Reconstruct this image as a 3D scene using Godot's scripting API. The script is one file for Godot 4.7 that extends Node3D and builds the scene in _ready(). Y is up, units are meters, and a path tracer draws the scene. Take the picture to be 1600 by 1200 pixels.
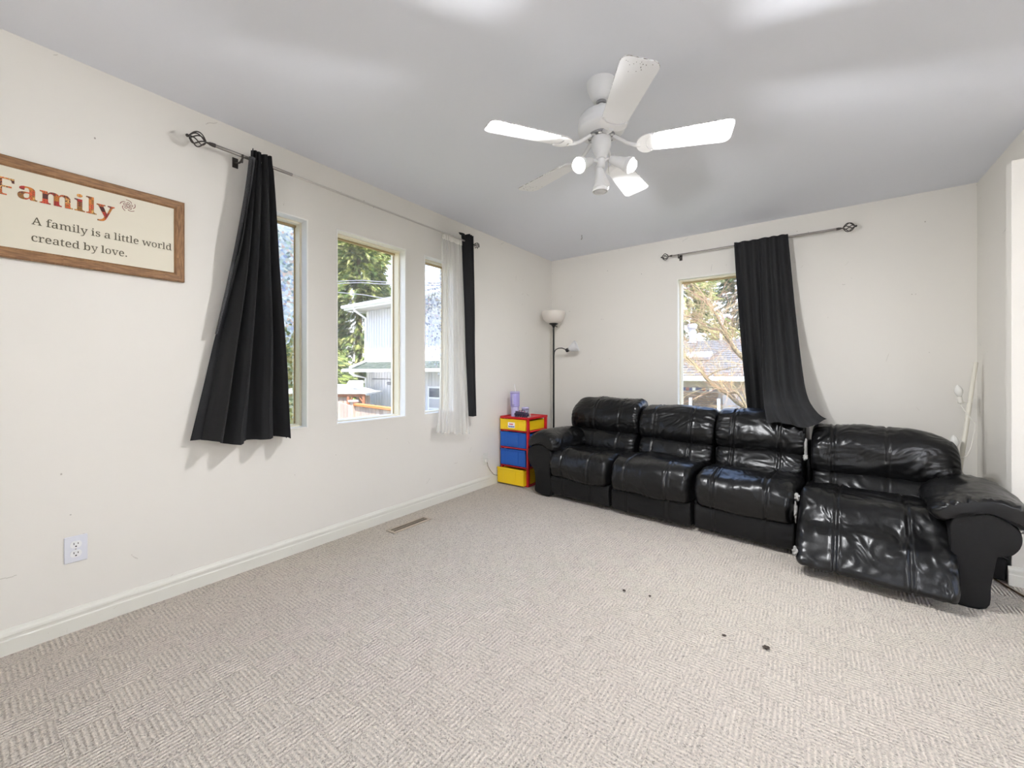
extends Node3D

# ---------------------------------------------------------------- mesh builder
class MB:
	var v := PackedVector3Array()
	var t := PackedInt32Array()
	var c := PackedColorArray()

	func face(pts: Array, out_from = null) -> void:      # flat polygon; turned away from out_from
		var n: Vector3 = (pts[1] - pts[0]).cross(pts[2] - pts[0])
		if out_from != null:
			var mid := Vector3.ZERO
			for p in pts: mid += p
			if n.dot(mid / pts.size() - out_from) < 0.0:
				pts = pts.duplicate(); pts.reverse()
		var b := v.size()
		for p in pts: v.append(p)
		for k in range(1, pts.size() - 1):
			t.append(b); t.append(b + k); t.append(b + k + 1)

	func box(at: Vector3, s: Vector3, b := 0.0, basis := Basis()) -> MB:
		var h := s * 0.5
		b = minf(b, minf(h.x, minf(h.y, h.z)) * 0.95)
		var P := func(ax: int, sg: int, e: Array) -> Vector3:   # corner e of the face on axis ax
			var p := Vector3.ZERO
			for k in 3:
				p[k] = e[k] * (h[k] if k == ax else h[k] - b)
			return at + basis * p
		for ax in 3:
			var u := (ax + 1) % 3
			var w := (ax + 2) % 3
			for sg in [-1, 1]:
				var q := []
				for d in [[-1, -1], [1, -1], [1, 1], [-1, 1]]:
					var e := [0, 0, 0]
					e[ax] = sg; e[u] = d[0]; e[w] = d[1]
					q.append(P.call(ax, sg, e))
				face(q, at)
		if b > 0.0:
			for ax in 3:
				var u := (ax + 1) % 3
				var w := (ax + 2) % 3
				for su in [-1, 1]:
					for sw in [-1, 1]:
						var e0 := [0, 0, 0]
						e0[u] = su; e0[w] = sw
						var e1 := e0.duplicate()
						e0[ax] = -1; e1[ax] = 1
						face([P.call(u, su, e0), P.call(u, su, e1), P.call(w, sw, e1), P.call(w, sw, e0)], at)
			for sx in [-1, 1]:
				for sy in [-1, 1]:
					for sz in [-1, 1]:
						var e := [sx, sy, sz]
						face([P.call(0, sx, e), P.call(1, sy, e), P.call(2, sz, e)], at)
		return self

	func span(a: Vector3, b: Vector3, bevel := 0.0) -> MB:      # box between two corners
		return box((a + b) * 0.5, (b - a).abs(), bevel)

	func grid(p: PackedVector3Array, nu: int, nv: int, wu := false, wv := false) -> int:
		var b := v.size()
		v.append_array(p)
		for j in (nv if wv else nv - 1):
			for i in (nu if wu else nu - 1):
				var i2 := (i + 1) % nu
				var j2 := (j + 1) % nv
				var q0 := b + j * nu + i
				var q1 := b + j * nu + i2
				var q2 := b + j2 * nu + i2
				var q3 := b + j2 * nu + i
				t.append(q0); t.append(q1); t.append(q2)
				t.append(q0); t.append(q2); t.append(q3)
		return b

	func fan(first: int, n: int, rev: bool, own := true) -> void:     # closes a ring of the grid
		var m := Vector3.ZERO
		for k in n: m += v[first + k]
		m /= n
		var b := first
		if own:
			b = v.size()
			for k in n: v.append(v[first + k])
		var ci := v.size()
		v.append(m)
		for k in n:
			var a := b + k
			var d := b + (k + 1) % n
			t.append(ci); t.append(d if rev else a); t.append(a if rev else d)

	func fix(t0: int) -> void:                              # closed piece: faces outwards
		var vol := 0.0
		for k in range(t0, t.size(), 3):
			vol += v[t[k]].dot(v[t[k + 1]].cross(v[t[k + 2]]))
		if vol < 0.0:
			for k in range(t0, t.size(), 3):
				var x := t[k + 1]
				t[k + 1] = t[k + 2]
				t[k + 2] = x

	func lathe(prof: Array, n := 24, xf := Transform3D()) -> MB:   # Vector2(radius, height); repeat a point for a crisp edge
		var t0 := t.size()
		var p := PackedVector3Array()
		for q in prof:
			for k in n:
				var a := TAU * k / n
				p.append(xf * Vector3(q.x * cos(a), q.y, q.x * sin(a)))
		grid(p, n, prof.size(), true)
		fix(t0)
		return self

	func tube(pts: Array, rad, n := 8, cap := true) -> MB:
		var t0 := t.size()
		var p := PackedVector3Array()
		var side := Vector3.ZERO
		for k in pts.size():
			var d: Vector3 = (pts[mini(k + 1, pts.size() - 1)] - pts[maxi(k - 1, 0)]).normalized()
			if side == Vector3.ZERO:
				side = d.cross(Vector3.UP if absf(d.y) < 0.9 else Vector3.RIGHT).normalized()
			else:
				side = (side - d * side.dot(d)).normalized()
			var up := side.cross(d)
			var r: float = rad[k] if rad is Array else rad
			for i in n:
				var a := TAU * i / n
				p.append(pts[k] + (side * cos(a) + up * sin(a)) * r)
		var b := grid(p, n, pts.size(), true)
		if cap:
			fan(b, n, true); fan(b + n * (pts.size() - 1), n, false)
		fix(t0)
		return self

	func prism(poly: PackedVector2Array, h0: float, h1: float, xf := Transform3D()) -> MB:   # outline in x,z raised along y
		var tri := Geometry2D.triangulate_polygon(poly)
		var t0 := t.size()
		var n := poly.size()
		var b := v.size()
		for q in poly: v.append(xf * Vector3(q.x, h0, q.y))
		for q in poly: v.append(xf * Vector3(q.x, h1, q.y))
		for k in range(0, tri.size(), 3):
			t.append(b + tri[k]); t.append(b + tri[k + 1]); t.append(b + tri[k + 2])
			t.append(b + n + tri[k]); t.append(b + n + tri[k + 2]); t.append(b + n + tri[k + 1])
		var wind := 1 if Geometry2D.is_polygon_clockwise(poly) else -1
		var tri_cw := 1
		if tri.size() >= 3:
			tri_cw = 1 if Geometry2D.is_polygon_clockwise(PackedVector2Array([poly[tri[0]], poly[tri[1]], poly[tri[2]]])) else -1
		for k in n:
			var k2 := (k + 1) % n
			var q := [xf * Vector3(poly[k].x, h0, poly[k].y), xf * Vector3(poly[k2].x, h0, poly[k2].y), xf * Vector3(poly[k2].x, h1, poly[k2].y), xf * Vector3(poly[k].x, h1, poly[k].y)]
			if wind == tri_cw: q.reverse()
			face(q)
		fix(t0)
		return self

	func ball(at: Vector3, r: Vector3, n := 16, m := 10) -> MB:
		var t0 := t.size()
		var p := PackedVector3Array()
		for j in m + 1:
			var th := PI * j / m
			for i in n:
				var a := TAU * i / n
				p.append(at + Vector3(sin(th) * cos(a), cos(th), sin(th) * sin(a)) * r)
		grid(p, n, m + 1, true)
		fix(t0)
		return self

	func mesh() -> ArrayMesh:
		var n := PackedVector3Array()
		n.resize(v.size())
		var idx := PackedInt32Array()
		idx.resize(t.size())
		for k in range(0, t.size(), 3):
			var a := t[k]
			var b := t[k + 1]
			var d := t[k + 2]
			var f := (v[b] - v[a]).cross(v[d] - v[a])
			n[a] += f; n[b] += f; n[d] += f
			idx[k] = a; idx[k + 1] = d; idx[k + 2] = b
		for k in n.size(): n[k] = n[k].normalized()
		var arr := []
		arr.resize(Mesh.ARRAY_MAX)
		arr[Mesh.ARRAY_VERTEX] = v
		arr[Mesh.ARRAY_NORMAL] = n
		arr[Mesh.ARRAY_INDEX] = idx
		if c.size() == v.size(): arr[Mesh.ARRAY_COLOR] = c
		var m := ArrayMesh.new()
		m.add_surface_from_arrays(Mesh.PRIMITIVE_TRIANGLES, arr)
		return m

# ---------------------------------------------------------------- node helpers
var taken := {}
var rng := RandomNumberGenerator.new()
var noise := FastNoiseLite.new()
var M := {}

func n3(x: float, y: float, z: float) -> float:
	return noise.get_noise_3d(x, y, z)

func numbered(called: String) -> String:
	var k: int = taken.get(called, 0)
	taken[called] = k + 1
	return called if k == 0 else "%s_%03d" % [called, k]

func tag(o: Node, label: String, category: String, group := "", kind := "") -> Node:
	if label: o.set_meta("label", label)
	if category: o.set_meta("category", category)
	if group: o.set_meta("group", group)
	if kind: o.set_meta("kind", kind)
	return o

func obj(called: String, mb, m: Material, parent: Node = self) -> MeshInstance3D:
	var o := MeshInstance3D.new()
	o.mesh = mb.mesh() if mb is MB else mb
	o.material_override = m
	if parent == self:
		o.name = numbered(called)
	else:
		var nm := called
		var k := 0
		while parent.has_node(NodePath(nm)):
			k += 1
			nm = "%s_%03d" % [called, k]
		o.name = nm
	parent.add_child(o, true)
	return o

func thing(called: String, label: String, category: String, at := Vector3.ZERO, turn := 0.0, group := "") -> Node3D:
	var o := Node3D.new()
	o.name = numbered(called)
	add_child(o, true)
	o.position = at
	o.rotation.y = turn
	tag(o, label, category, group)
	return o

func structure(called: String, label: String, category: String, at := Vector3.ZERO, turn := 0.0) -> Node3D:
	var o := thing(called, label, category, at, turn)
	o.set_meta("kind", "structure")
	return o

# ---------------------------------------------------------------- materials
func mat(col: Color, rough := 0.6, metal := 0.0, spec := 0.5) -> StandardMaterial3D:
	var m := StandardMaterial3D.new()
	m.albedo_color = col
	m.roughness = rough
	m.metallic = metal
	m.metallic_specular = spec
	return m

func rgb(r: int, g: int, b: int) -> Color:
	return Color(r / 255.0, g / 255.0, b / 255.0)

func noise_tex(size: int, freq: float, kind := FastNoiseLite.TYPE_SIMPLEX_SMOOTH, normal := 0.0, ramp: Gradient = null, oct := 3) -> NoiseTexture2D:
	var f := FastNoiseLite.new()
	f.noise_type = kind
	f.frequency = freq
	f.seed = 7
	f.fractal_octaves = oct
	var x := NoiseTexture2D.new()
	x.width = size
	x.height = size
	x.seamless = true
	x.noise = f
	if normal > 0.0:
		x.as_normal_map = true
		x.bump_strength = normal
	if ramp: x.color_ramp = ramp
	return x

func gradient(cols: Array) -> Gradient:
	var g := Gradient.new()
	var off := PackedFloat32Array()
	var cc := PackedColorArray()
	for k in cols.size():
		off.append(cols[k][0])
		cc.append(cols[k][1])
	g.offsets = off
	g.colors = cc
	return g

func tri(m: StandardMaterial3D, s: float, world := true) -> StandardMaterial3D:
	m.uv1_triplanar = true
	m.uv1_world_triplanar = world
	m.uv1_scale = Vector3(s, s, s)
	return m

func image_tex(n: int, px: PackedByteArray, w := 0) -> ImageTexture:
	return ImageTexture.create_from_image(Image.create_from_data(w if w else n, n, false, Image.FORMAT_RGB8, px))

func scuffed_wall() -> ImageTexture:      # painted wall with sparse specks and scratches
	var n := 1024
	var im := Image.create(n, n, false, Image.FORMAT_RGB8)
	im.fill(Color(1, 1, 1))
	rng.seed = 21
	for k in 46:
		var p := Vector2(rng.randf() * n, rng.randf() * n)
		var s := 0.62 + 0.28 * rng.randf()
		var col := Color(s, s * 0.98, s * 0.95)
		if rng.randf() < 0.6:
			im.fill_rect(Rect2i(int(p.x), int(p.y), 1 + rng.randi() % 2, 1 + rng.randi() % 3), col)
		else:
			var a := rng.randf() * TAU
			var l := 5 + rng.randi() % 22
			col = col.lerp(Color(1, 1, 1), 0.45)
			for q in l:
				var w := p + Vector2(cos(a), sin(a)) * q + Vector2(0, sin(q * 0.3))
				im.set_pixel(posmod(int(w.x), n), posmod(int(w.y), n), col)
	return ImageTexture.create_from_image(im)

func carpet_maps() -> Array:              # blocks of ribs that run crosswise, of short speckled loops
	var n := 1024                           # the tile is 0.96 m wide
	var col := PackedByteArray()
	col.resize(n * n * 3)
	var hgt := PackedByteArray()
	hgt.resize(n * n * 3)
	rng.seed = 5
	var g := PackedFloat32Array()           # one value for each loop of yarn
	g.resize(256 * 256)
	for k in g.size(): g[k] = rng.randf()
	var f := FastNoiseLite.new()
	f.frequency = 0.02
	for y in n:
		for x in n:
			var bx := x >> 7
			var by := y >> 7
			var along := (bx + by) % 2 == 0
			var a := float(x if along else y) / 16.0
			var rib := 0.5 + 0.5 * cos(TAU * (a + 0.15 * f.get_noise_2d(x * 3, y * 3)))
			var j := f.get_noise_2d(x * 6.0, y * 6.0)
			var gx := int((x + 5.0 * j) / 4.0) & 255
			var gy := int((y + 5.0 * f.get_noise_2d(y * 6.0, x * 6.0)) / 4.0) & 255
			var q := g[gy * 256 + gx]
			var q2 := g[((gy * 7 + 3) & 255) * 256 + ((gx * 5 + 11) & 255)]
			var h := clampf(0.20 + 0.50 * rib + 0.28 * q, 0.0, 1.0)
			var s := 0.82 + 0.13 * q2 + 0.09 * rib
			if q2 < 0.10: s -= 0.12
			var k := (y * n + x) * 3
			col[k] = int(clampf(s * 222.0, 0, 255)); col[k + 1] = int(clampf(s * 212.0, 0, 255)); col[k + 2] = int(clampf(s * 199.0, 0, 255))
			var hb := int(h * 255.0)
			hgt[k] = hb; hgt[k + 1] = hb; hgt[k + 2] = hb
	return [image_tex(n, col), image_tex(n, hgt)]

func patchwork() -> ImageTexture:         # the print inside the large letters: patches of autumn cloth
	var n := 256
	var px := PackedByteArray()
	px.resize(n * n * 3)
	rng.seed = 31
	var hues := [rgb(92, 58, 36), rgb(150, 96, 40), rgb(196, 120, 48), rgb(208, 92, 52), rgb(168, 48, 44), rgb(120, 92, 48), rgb(222, 170, 96), rgb(84, 44, 40)]
	var cells := []
	for k in 64: cells.append([hues[rng.randi() % 8], hues[rng.randi() % 8], rng.randi() % 3])
	for y in n:
		for x in n:
			var d: Array = cells[((y >> 5) * 8 + (x >> 5)) & 63]
			var c: Color = d[0]
			if d[2] == 0 and ((x >> 2) % 3 == 0 or (y >> 2) % 3 == 0): c = d[1]
			elif d[2] == 1 and n3(x * 0.12, y * 0.12, 4.0) > 0.05: c = d[1]
			var k := (y * n + x) * 3
			px[k] = c.r8; px[k + 1] = c.g8; px[k + 2] = c.b8
	return image_tex(n, px)

func wood_tex(a: Color, b: Color, sx: float, sy: float) -> ImageTexture:
	var n := 512
	var px := PackedByteArray()
	px.resize(n * n * 3)
	for y in n:
		for x in n:
			var w := 0.5 + 0.5 * n3(x * sx, y * sy, 1.0) * 1.2 + 0.25 * n3(x * sx * 4.0, y * sy * 4.0, 9.0)
			var c := a.lerp(b, clampf(w, 0.0, 1.0))
			var k := (y * n + x) * 3
			px[k] = c.r8; px[k + 1] = c.g8; px[k + 2] = c.b8
	return image_tex(n, px)

func film_tex(hues: Array, thin: bool) -> ImageTexture:     # privacy film printed with small bright shards
	var w := 256
	var h := 1024
	var im := Image.create(w, h, false, Image.FORMAT_RGBA8)
	var f := FastNoiseLite.new()
	f.noise_type = FastNoiseLite.TYPE_CELLULAR
	f.cellular_return_type = FastNoiseLite.RETURN_CELL_VALUE
	f.frequency = 0.07
	f.fractal_type = FastNoiseLite.FRACTAL_NONE
	f.seed = 3
	f.domain_warp_enabled = true
	f.domain_warp_amplitude = 14.0
	f.domain_warp_frequency = 0.05
	for y in h:
		for x in w:
			var q := 0.5 + 0.5 * f.get_noise_2d(x, y * 1.3)
			var up := 1.0 - float(y) / h
			var c: Color
			var a := 0.0
			if thin:                           # white film whose print thins out towards the bottom
				c = hues[int(q * 997.0) % hues.size()]
				var lim := clampf((up - 0.22) * 1.3, 0.0, 0.85)
				a = 0.62 if fmod(q * 53.0, 1.0) < lim else 0.10
			else:
				var band := up + 0.12 * n3(x * 0.03, y * 0.03, 2.0) > 0.46
				var list: Array = hues[0] if band else hues[1]
				c = list[int(q * 997.0) % list.size()]
				a = (0.66 if band else 0.5) + 0.32 * fmod(q * 31.0, 1.0)
			im.set_pixel(x, y, Color(c.r, c.g, c.b, a))
	return ImageTexture.create_from_image(im)

func make_materials() -> void:
	noise.noise_type = FastNoiseLite.TYPE_SIMPLEX_SMOOTH
	noise.frequency = 1.0
	noise.seed = 11
	noise.fractal_type = FastNoiseLite.FRACTAL_NONE
	var scuff := scuffed_wall()
	var plaster := noise_tex(512, 0.03, FastNoiseLite.TYPE_SIMPLEX_SMOOTH, 1.2)
	M.wall = mat(rgb(232, 228, 220), 0.62, 0.0, 0.35)
	M.wall.albedo_texture = scuff
	M.wall.normal_enabled = true
	M.wall.normal_texture = plaster
	M.wall.normal_scale = 0.10
	tri(M.wall, 0.4)
	M.ceiling = mat(rgb(238, 240, 246), 0.9, 0.0, 0.2)
	M.ceiling.normal_enabled = true
	M.ceiling.normal_texture = plaster
	M.ceiling.normal_scale = 0.15
	tri(M.ceiling, 0.6)
	M.trim = mat(rgb(226, 224, 214), 0.45)
	M.trim.albedo_texture = scuff
	tri(M.trim, 0.9)
	M.reveal = mat(rgb(246, 244, 238), 0.4)
	M.cream = mat(rgb(240, 231, 206), 0.45)
	M.brown_stop = mat(rgb(176, 154, 112), 0.6)
	var cm := carpet_maps()
	M.carpet = mat(Color(1, 1, 1), 0.95, 0.0, 0.1)
	M.carpet.albedo_texture = cm[0]
	M.carpet.heightmap_enabled = true
	M.carpet.heightmap_texture = cm[1]
	M.carpet.heightmap_scale = 0.9
	tri(M.carpet, 1.0 / 0.96)
	M.glass = mat(Color(1, 1, 1, 0.05), 0.02)
	M.glass.transparency = BaseMaterial3D.TRANSPARENCY_ALPHA
	var grain := noise_tex(512, 0.06, FastNoiseLite.TYPE_CELLULAR, 2.0, null, 1)
	M.leather = mat(rgb(15, 15, 16), 0.29, 0.0, 0.42)
	M.leather.normal_enabled = true
	M.leather.normal_texture = grain
	M.leather.normal_scale = 0.16
	tri(M.leather, 5.0, false)
	M.vinyl = mat(rgb(17, 17, 18), 0.48, 0.0, 0.36)
	M.vinyl.normal_enabled = true
	M.vinyl.normal_texture = grain
	M.vinyl.normal_scale = 0.18
	tri(M.vinyl, 5.0, false)
	M.dark_cloth = mat(rgb(16, 16, 17), 0.95)
	M.batting = mat(rgb(160, 158, 154), 0.95)
	var weave := noise_tex(256, 0.2, FastNoiseLite.TYPE_SIMPLEX, 1.0)
	M.curtain = mat(rgb(46, 46, 47), 0.95, 0.0, 0.2)
	M.curtain.normal_enabled = true
	M.curtain.normal_texture = weave
	M.curtain.normal_scale = 0.3
	M.curtain.rim_enabled = true
	M.curtain.rim = 0.12
	tri(M.curtain, 6.0)
	M.lining = mat(Color(1, 1, 1), 0.95)
	M.lining.albedo_texture = noise_tex(256, 0.25, FastNoiseLite.TYPE_SIMPLEX, 0.0, gradient([[0.0, rgb(44, 44, 46)], [0.6, rgb(62, 62, 64)], [0.78, rgb(110, 110, 112)], [1.0, rgb(128, 128, 130)]]), 1)
	tri(M.lining, 5.0)
	M.sheer = mat(Color(0.93, 0.92, 0.89, 0.5), 0.9)
	M.sheer.transparency = BaseMaterial3D.TRANSPARENCY_ALPHA
	M.sheer.backlight_enabled = true
	M.sheer.backlight = Color(0.6, 0.6, 0.6)
	M.hem = mat(Color(0.93, 0.92, 0.88, 0.8), 0.9)
	M.hem.transparency = BaseMaterial3D.TRANSPARENCY_ALPHA
	M.iron = mat(rgb(74, 68, 64), 0.45, 0.5)
	M.rod_steel = mat(rgb(150, 144, 138), 0.35, 0.7)
	M.rod_thin = mat(rgb(205, 200, 192), 0.35, 0.5)
	M.white_metal = mat(rgb(236, 236, 236), 0.3)
	M.blade = mat(rgb(246, 246, 246), 0.35)
	M.blade_edge = mat(Color(1, 1, 1), 0.8)
	M.blade_edge.albedo_texture = noise_tex(256, 0.05, FastNoiseLite.TYPE_SIMPLEX, 0.0, gradient([[0.0, rgb(110, 104, 98)], [0.45, rgb(150, 146, 140)], [0.6, rgb(232, 232, 230)], [1.0, rgb(240, 240, 240)]]), 3)
	tri(M.blade_edge, 4.0, false)
	M.grey_metal = mat(rgb(150, 150, 152), 0.4, 0.4)
	M.chip = mat(rgb(96, 92, 88), 0.8)
	M.bulb = mat(Color(1, 1, 1), 0.5)
	M.bulb.emission_enabled = true
	M.bulb.emission = Color(1.0, 0.98, 0.95)
	M.bulb.emission_energy_multiplier = 4.0
	M.bulb_off = mat(rgb(214, 214, 214), 0.4)
	M.lamp_black = mat(rgb(22, 21, 20), 0.4, 0.3)
	M.chrome = mat(rgb(190, 190, 190), 0.2, 0.9)
	M.opal = mat(rgb(244, 238, 230), 0.35)
	M.opal.backlight_enabled = true
	M.opal.backlight = Color(0.7, 0.68, 0.64)
	M.frost = mat(Color(0.95, 0.95, 0.95, 0.7), 0.4)
	M.frost.transparency = BaseMaterial3D.TRANSPARENCY_ALPHA
	M.red = mat(rgb(196, 18, 32), 0.35)
	M.yellow = mat(rgb(238, 200, 22), 0.35)
	M.yellow_pale = mat(rgb(232, 208, 72), 0.4)
	M.blue = mat(rgb(8, 84, 176), 0.35)
	M.lilac = mat(rgb(168, 160, 214), 0.4)
	M.lilac_pale = mat(rgb(190, 184, 222), 0.4)
	M.grey_lilac = mat(rgb(140, 138, 158), 0.35)
	M.plum = mat(rgb(54, 42, 66), 0.7)
	M.pink = mat(rgb(232, 160, 196), 0.4)
	M.white = mat(rgb(240, 240, 240), 0.4)
	M.plate = mat(rgb(226, 227, 234), 0.3)
	M.slot = mat(rgb(38, 38, 40), 0.6)
	M.brass = mat(rgb(200, 198, 190), 0.35, 0.6)
	M.vent = mat(rgb(186, 172, 152), 0.45)
	M.vent_in = mat(rgb(36, 30, 26), 0.9)
	M.frame_wood = mat(Color(1, 1, 1), 0.5)
	M.frame_wood.albedo_texture = wood_tex(rgb(112, 78, 46), rgb(156, 116, 76), 0.012, 0.12)
	tri(M.frame_wood, 3.0)
	M.frame_wood_up = mat(Color(1, 1, 1), 0.5)
	M.frame_wood_up.albedo_texture = wood_tex(rgb(112, 78, 46), rgb(156, 116, 76), 0.12, 0.012)
	tri(M.frame_wood_up, 3.0)
	M.paper = mat(rgb(222, 215, 196), 0.6)
	M.ink = mat(rgb(98, 92, 74), 0.8)
	M.patch = mat(Color(1, 1, 1), 0.7)
	M.patch.albedo_texture = patchwork()
	tri(M.patch, 6.0)
	M.flower_ink = mat(rgb(132, 60, 62), 0.7)
	M.cord = mat(rgb(96, 70, 44), 0.6)
	M.cord_white = mat(rgb(228, 224, 214), 0.5)
	M.pole_white = mat(rgb(224, 219, 205), 0.45)
	M.bulb_glass = mat(rgb(240, 238, 232), 0.25)
	M.bulb_glass.backlight_enabled = true
	M.bulb_glass.backlight = Color(0.5, 0.5, 0.48)
	M.lint = mat(rgb(76, 66, 58), 0.95)
	M.film_a = mat(Color(1, 1, 1), 0.5)
	M.film_a.albedo_texture = film_tex([[rgb(240, 242, 246), rgb(222, 228, 234), rgb(196, 206, 214), rgb(232, 214, 206), rgb(214, 224, 238), rgb(232, 230, 216), rgb(158, 168, 170), rgb(236, 206, 190), rgb(198, 214, 204), rgb(250, 250, 250), rgb(176, 184, 216), rgb(206, 210, 212)], [rgb(150, 146, 92), rgb(176, 166, 104), rgb(132, 140, 96), rgb(196, 184, 130), rgb(112, 122, 84), rgb(160, 170, 130), rgb(206, 206, 180), rgb(140, 124, 70)]], false)
	M.film_b = mat(Color(1, 1, 1), 0.5)
	M.film_b.albedo_texture = film_tex([rgb(120, 124, 140), rgb(150, 152, 166), rgb(250, 250, 252), rgb(235, 235, 240), rgb(170, 176, 196), rgb(222, 200, 204), rgb(250, 250, 250), rgb(206, 210, 222)], true)
	for m in [M.film_a, M.film_b]:
		m.transparency = BaseMaterial3D.TRANSPARENCY_ALPHA
		m.backlight_enabled = true
		m.backlight = Color(1.2, 1.2, 1.2)
	# outside
	M.siding = mat(rgb(214, 213, 216), 0.7)
	M.siding_trim = mat(rgb(246, 246, 246), 0.5)
	M.soffit = mat(rgb(196, 190, 186), 0.8)
	M.shingle_green = mat(Color(1, 1, 1), 0.9)
	M.shingle_green.albedo_texture = noise_tex(256, 0.06, FastNoiseLite.TYPE_CELLULAR, 0.0, gradient([[0.0, rgb(64, 74, 66)], [0.5, rgb(88, 98, 88)], [1.0, rgb(114, 122, 108)]]), 1)
	tri(M.shingle_green, 1.2)
	M.shingle_grey = mat(Color(1, 1, 1), 0.9)
	M.shingle_grey.albedo_texture = noise_tex(256, 0.06, FastNoiseLite.TYPE_CELLULAR, 0.0, gradient([[0.0, rgb(84, 82, 80)], [0.5, rgb(106, 103, 101)], [1.0, rgb(128, 124, 121)]]), 1)
	tri(M.shingle_grey, 1.2)
	M.board = []
	for k in 4:
		var bm := mat(Color(1, 1, 1) * (0.92 + 0.08 * k), 0.85)
		bm.albedo_color = [rgb(255, 252, 248), rgb(242, 236, 230), rgb(230, 224, 220), rgb(248, 238, 228)][k]
		if k == 0: M.board_tex = wood_tex(rgb(170, 148, 136), rgb(206, 192, 182), 0.15, 0.012)
		bm.albedo_texture = M.board_tex
		tri(bm, 1.5)
		M.board.append(bm)
	M.cedar = mat(rgb(196, 118, 58), 0.8)
	M.cedar_dark = mat(rgb(150, 96, 66), 0.85)
	M.grass = mat(Color(1, 1, 1), 1.0)
	M.grass.albedo_texture = noise_tex(512, 0.02, FastNoiseLite.TYPE_SIMPLEX, 0.0, gradient([[0.0, rgb(72, 80, 50)], [0.5, rgb(104, 108, 72)], [1.0, rgb(136, 132, 96)]]), 4)
	tri(M.grass, 0.25)
	M.skylight = mat(rgb(150, 146, 146), 0.5)
	M.concrete = mat(rgb(196, 194, 190), 0.9)
	M.bark = mat(Color(1, 1, 1), 0.9)
	M.bark.albedo_texture = wood_tex(rgb(96, 82, 60), rgb(154, 138, 104), 0.02, 0.02)
	tri(M.bark, 3.0)
	M.twig = mat(rgb(190, 170, 126), 0.9)
	M.twig_red = mat(rgb(166, 130, 102), 0.9)
	M.leafmat = mat(Color(1, 1, 1), 0.8)
	M.leafmat.vertex_color_use_as_albedo = true
	M.leafmat.backlight_enabled = true
	M.leafmat.backlight = Color(0.5, 0.5, 0.4)
	M.navy = mat(rgb(58, 72, 120), 0.8)
	M.brick_red = mat(rgb(150, 82, 72), 0.8)
	M.stucco = mat(rgb(176, 166, 154), 0.9)
	M.slat = mat(rgb(128, 104, 82), 0.8)
	M.wire = mat(rgb(120, 120, 126), 0.6)
	M.galv = mat(rgb(190, 188, 192), 0.4, 0.2)
	M.dark_glass = mat(rgb(70, 78, 88), 0.1)
	M.ochre = mat(rgb(214, 178, 96), 0.8)

# ---------------------------------------------------------------- soft upholstery
func closed_curve(ctrl: Array, m: int) -> PackedVector2Array:
	var fine := PackedVector2Array()
	var n := ctrl.size()
	for k in n:
		var a: Vector2 = ctrl[(k + n - 1) % n]
		var b: Vector2 = ctrl[k]
		var d: Vector2 = ctrl[(k + 1) % n]
		var e: Vector2 = ctrl[(k + 2) % n]
		for q in 16:
			fine.append(b.cubic_interpolate(d, a, e, q / 16.0))
	var L := PackedFloat32Array([0.0])
	for k in fine.size(): L.append(L[k] + fine[k].distance_to(fine[(k + 1) % fine.size()]))
	var outp := PackedVector2Array()
	var j := 0
	for k in m:
		var s := L[-1] * k / m
		while L[j + 1] < s: j += 1
		outp.append(fine[j].lerp(fine[(j + 1) % fine.size()], (s - L[j]) / maxf(L[j + 1] - L[j], 1e-6)))
	return outp

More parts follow.
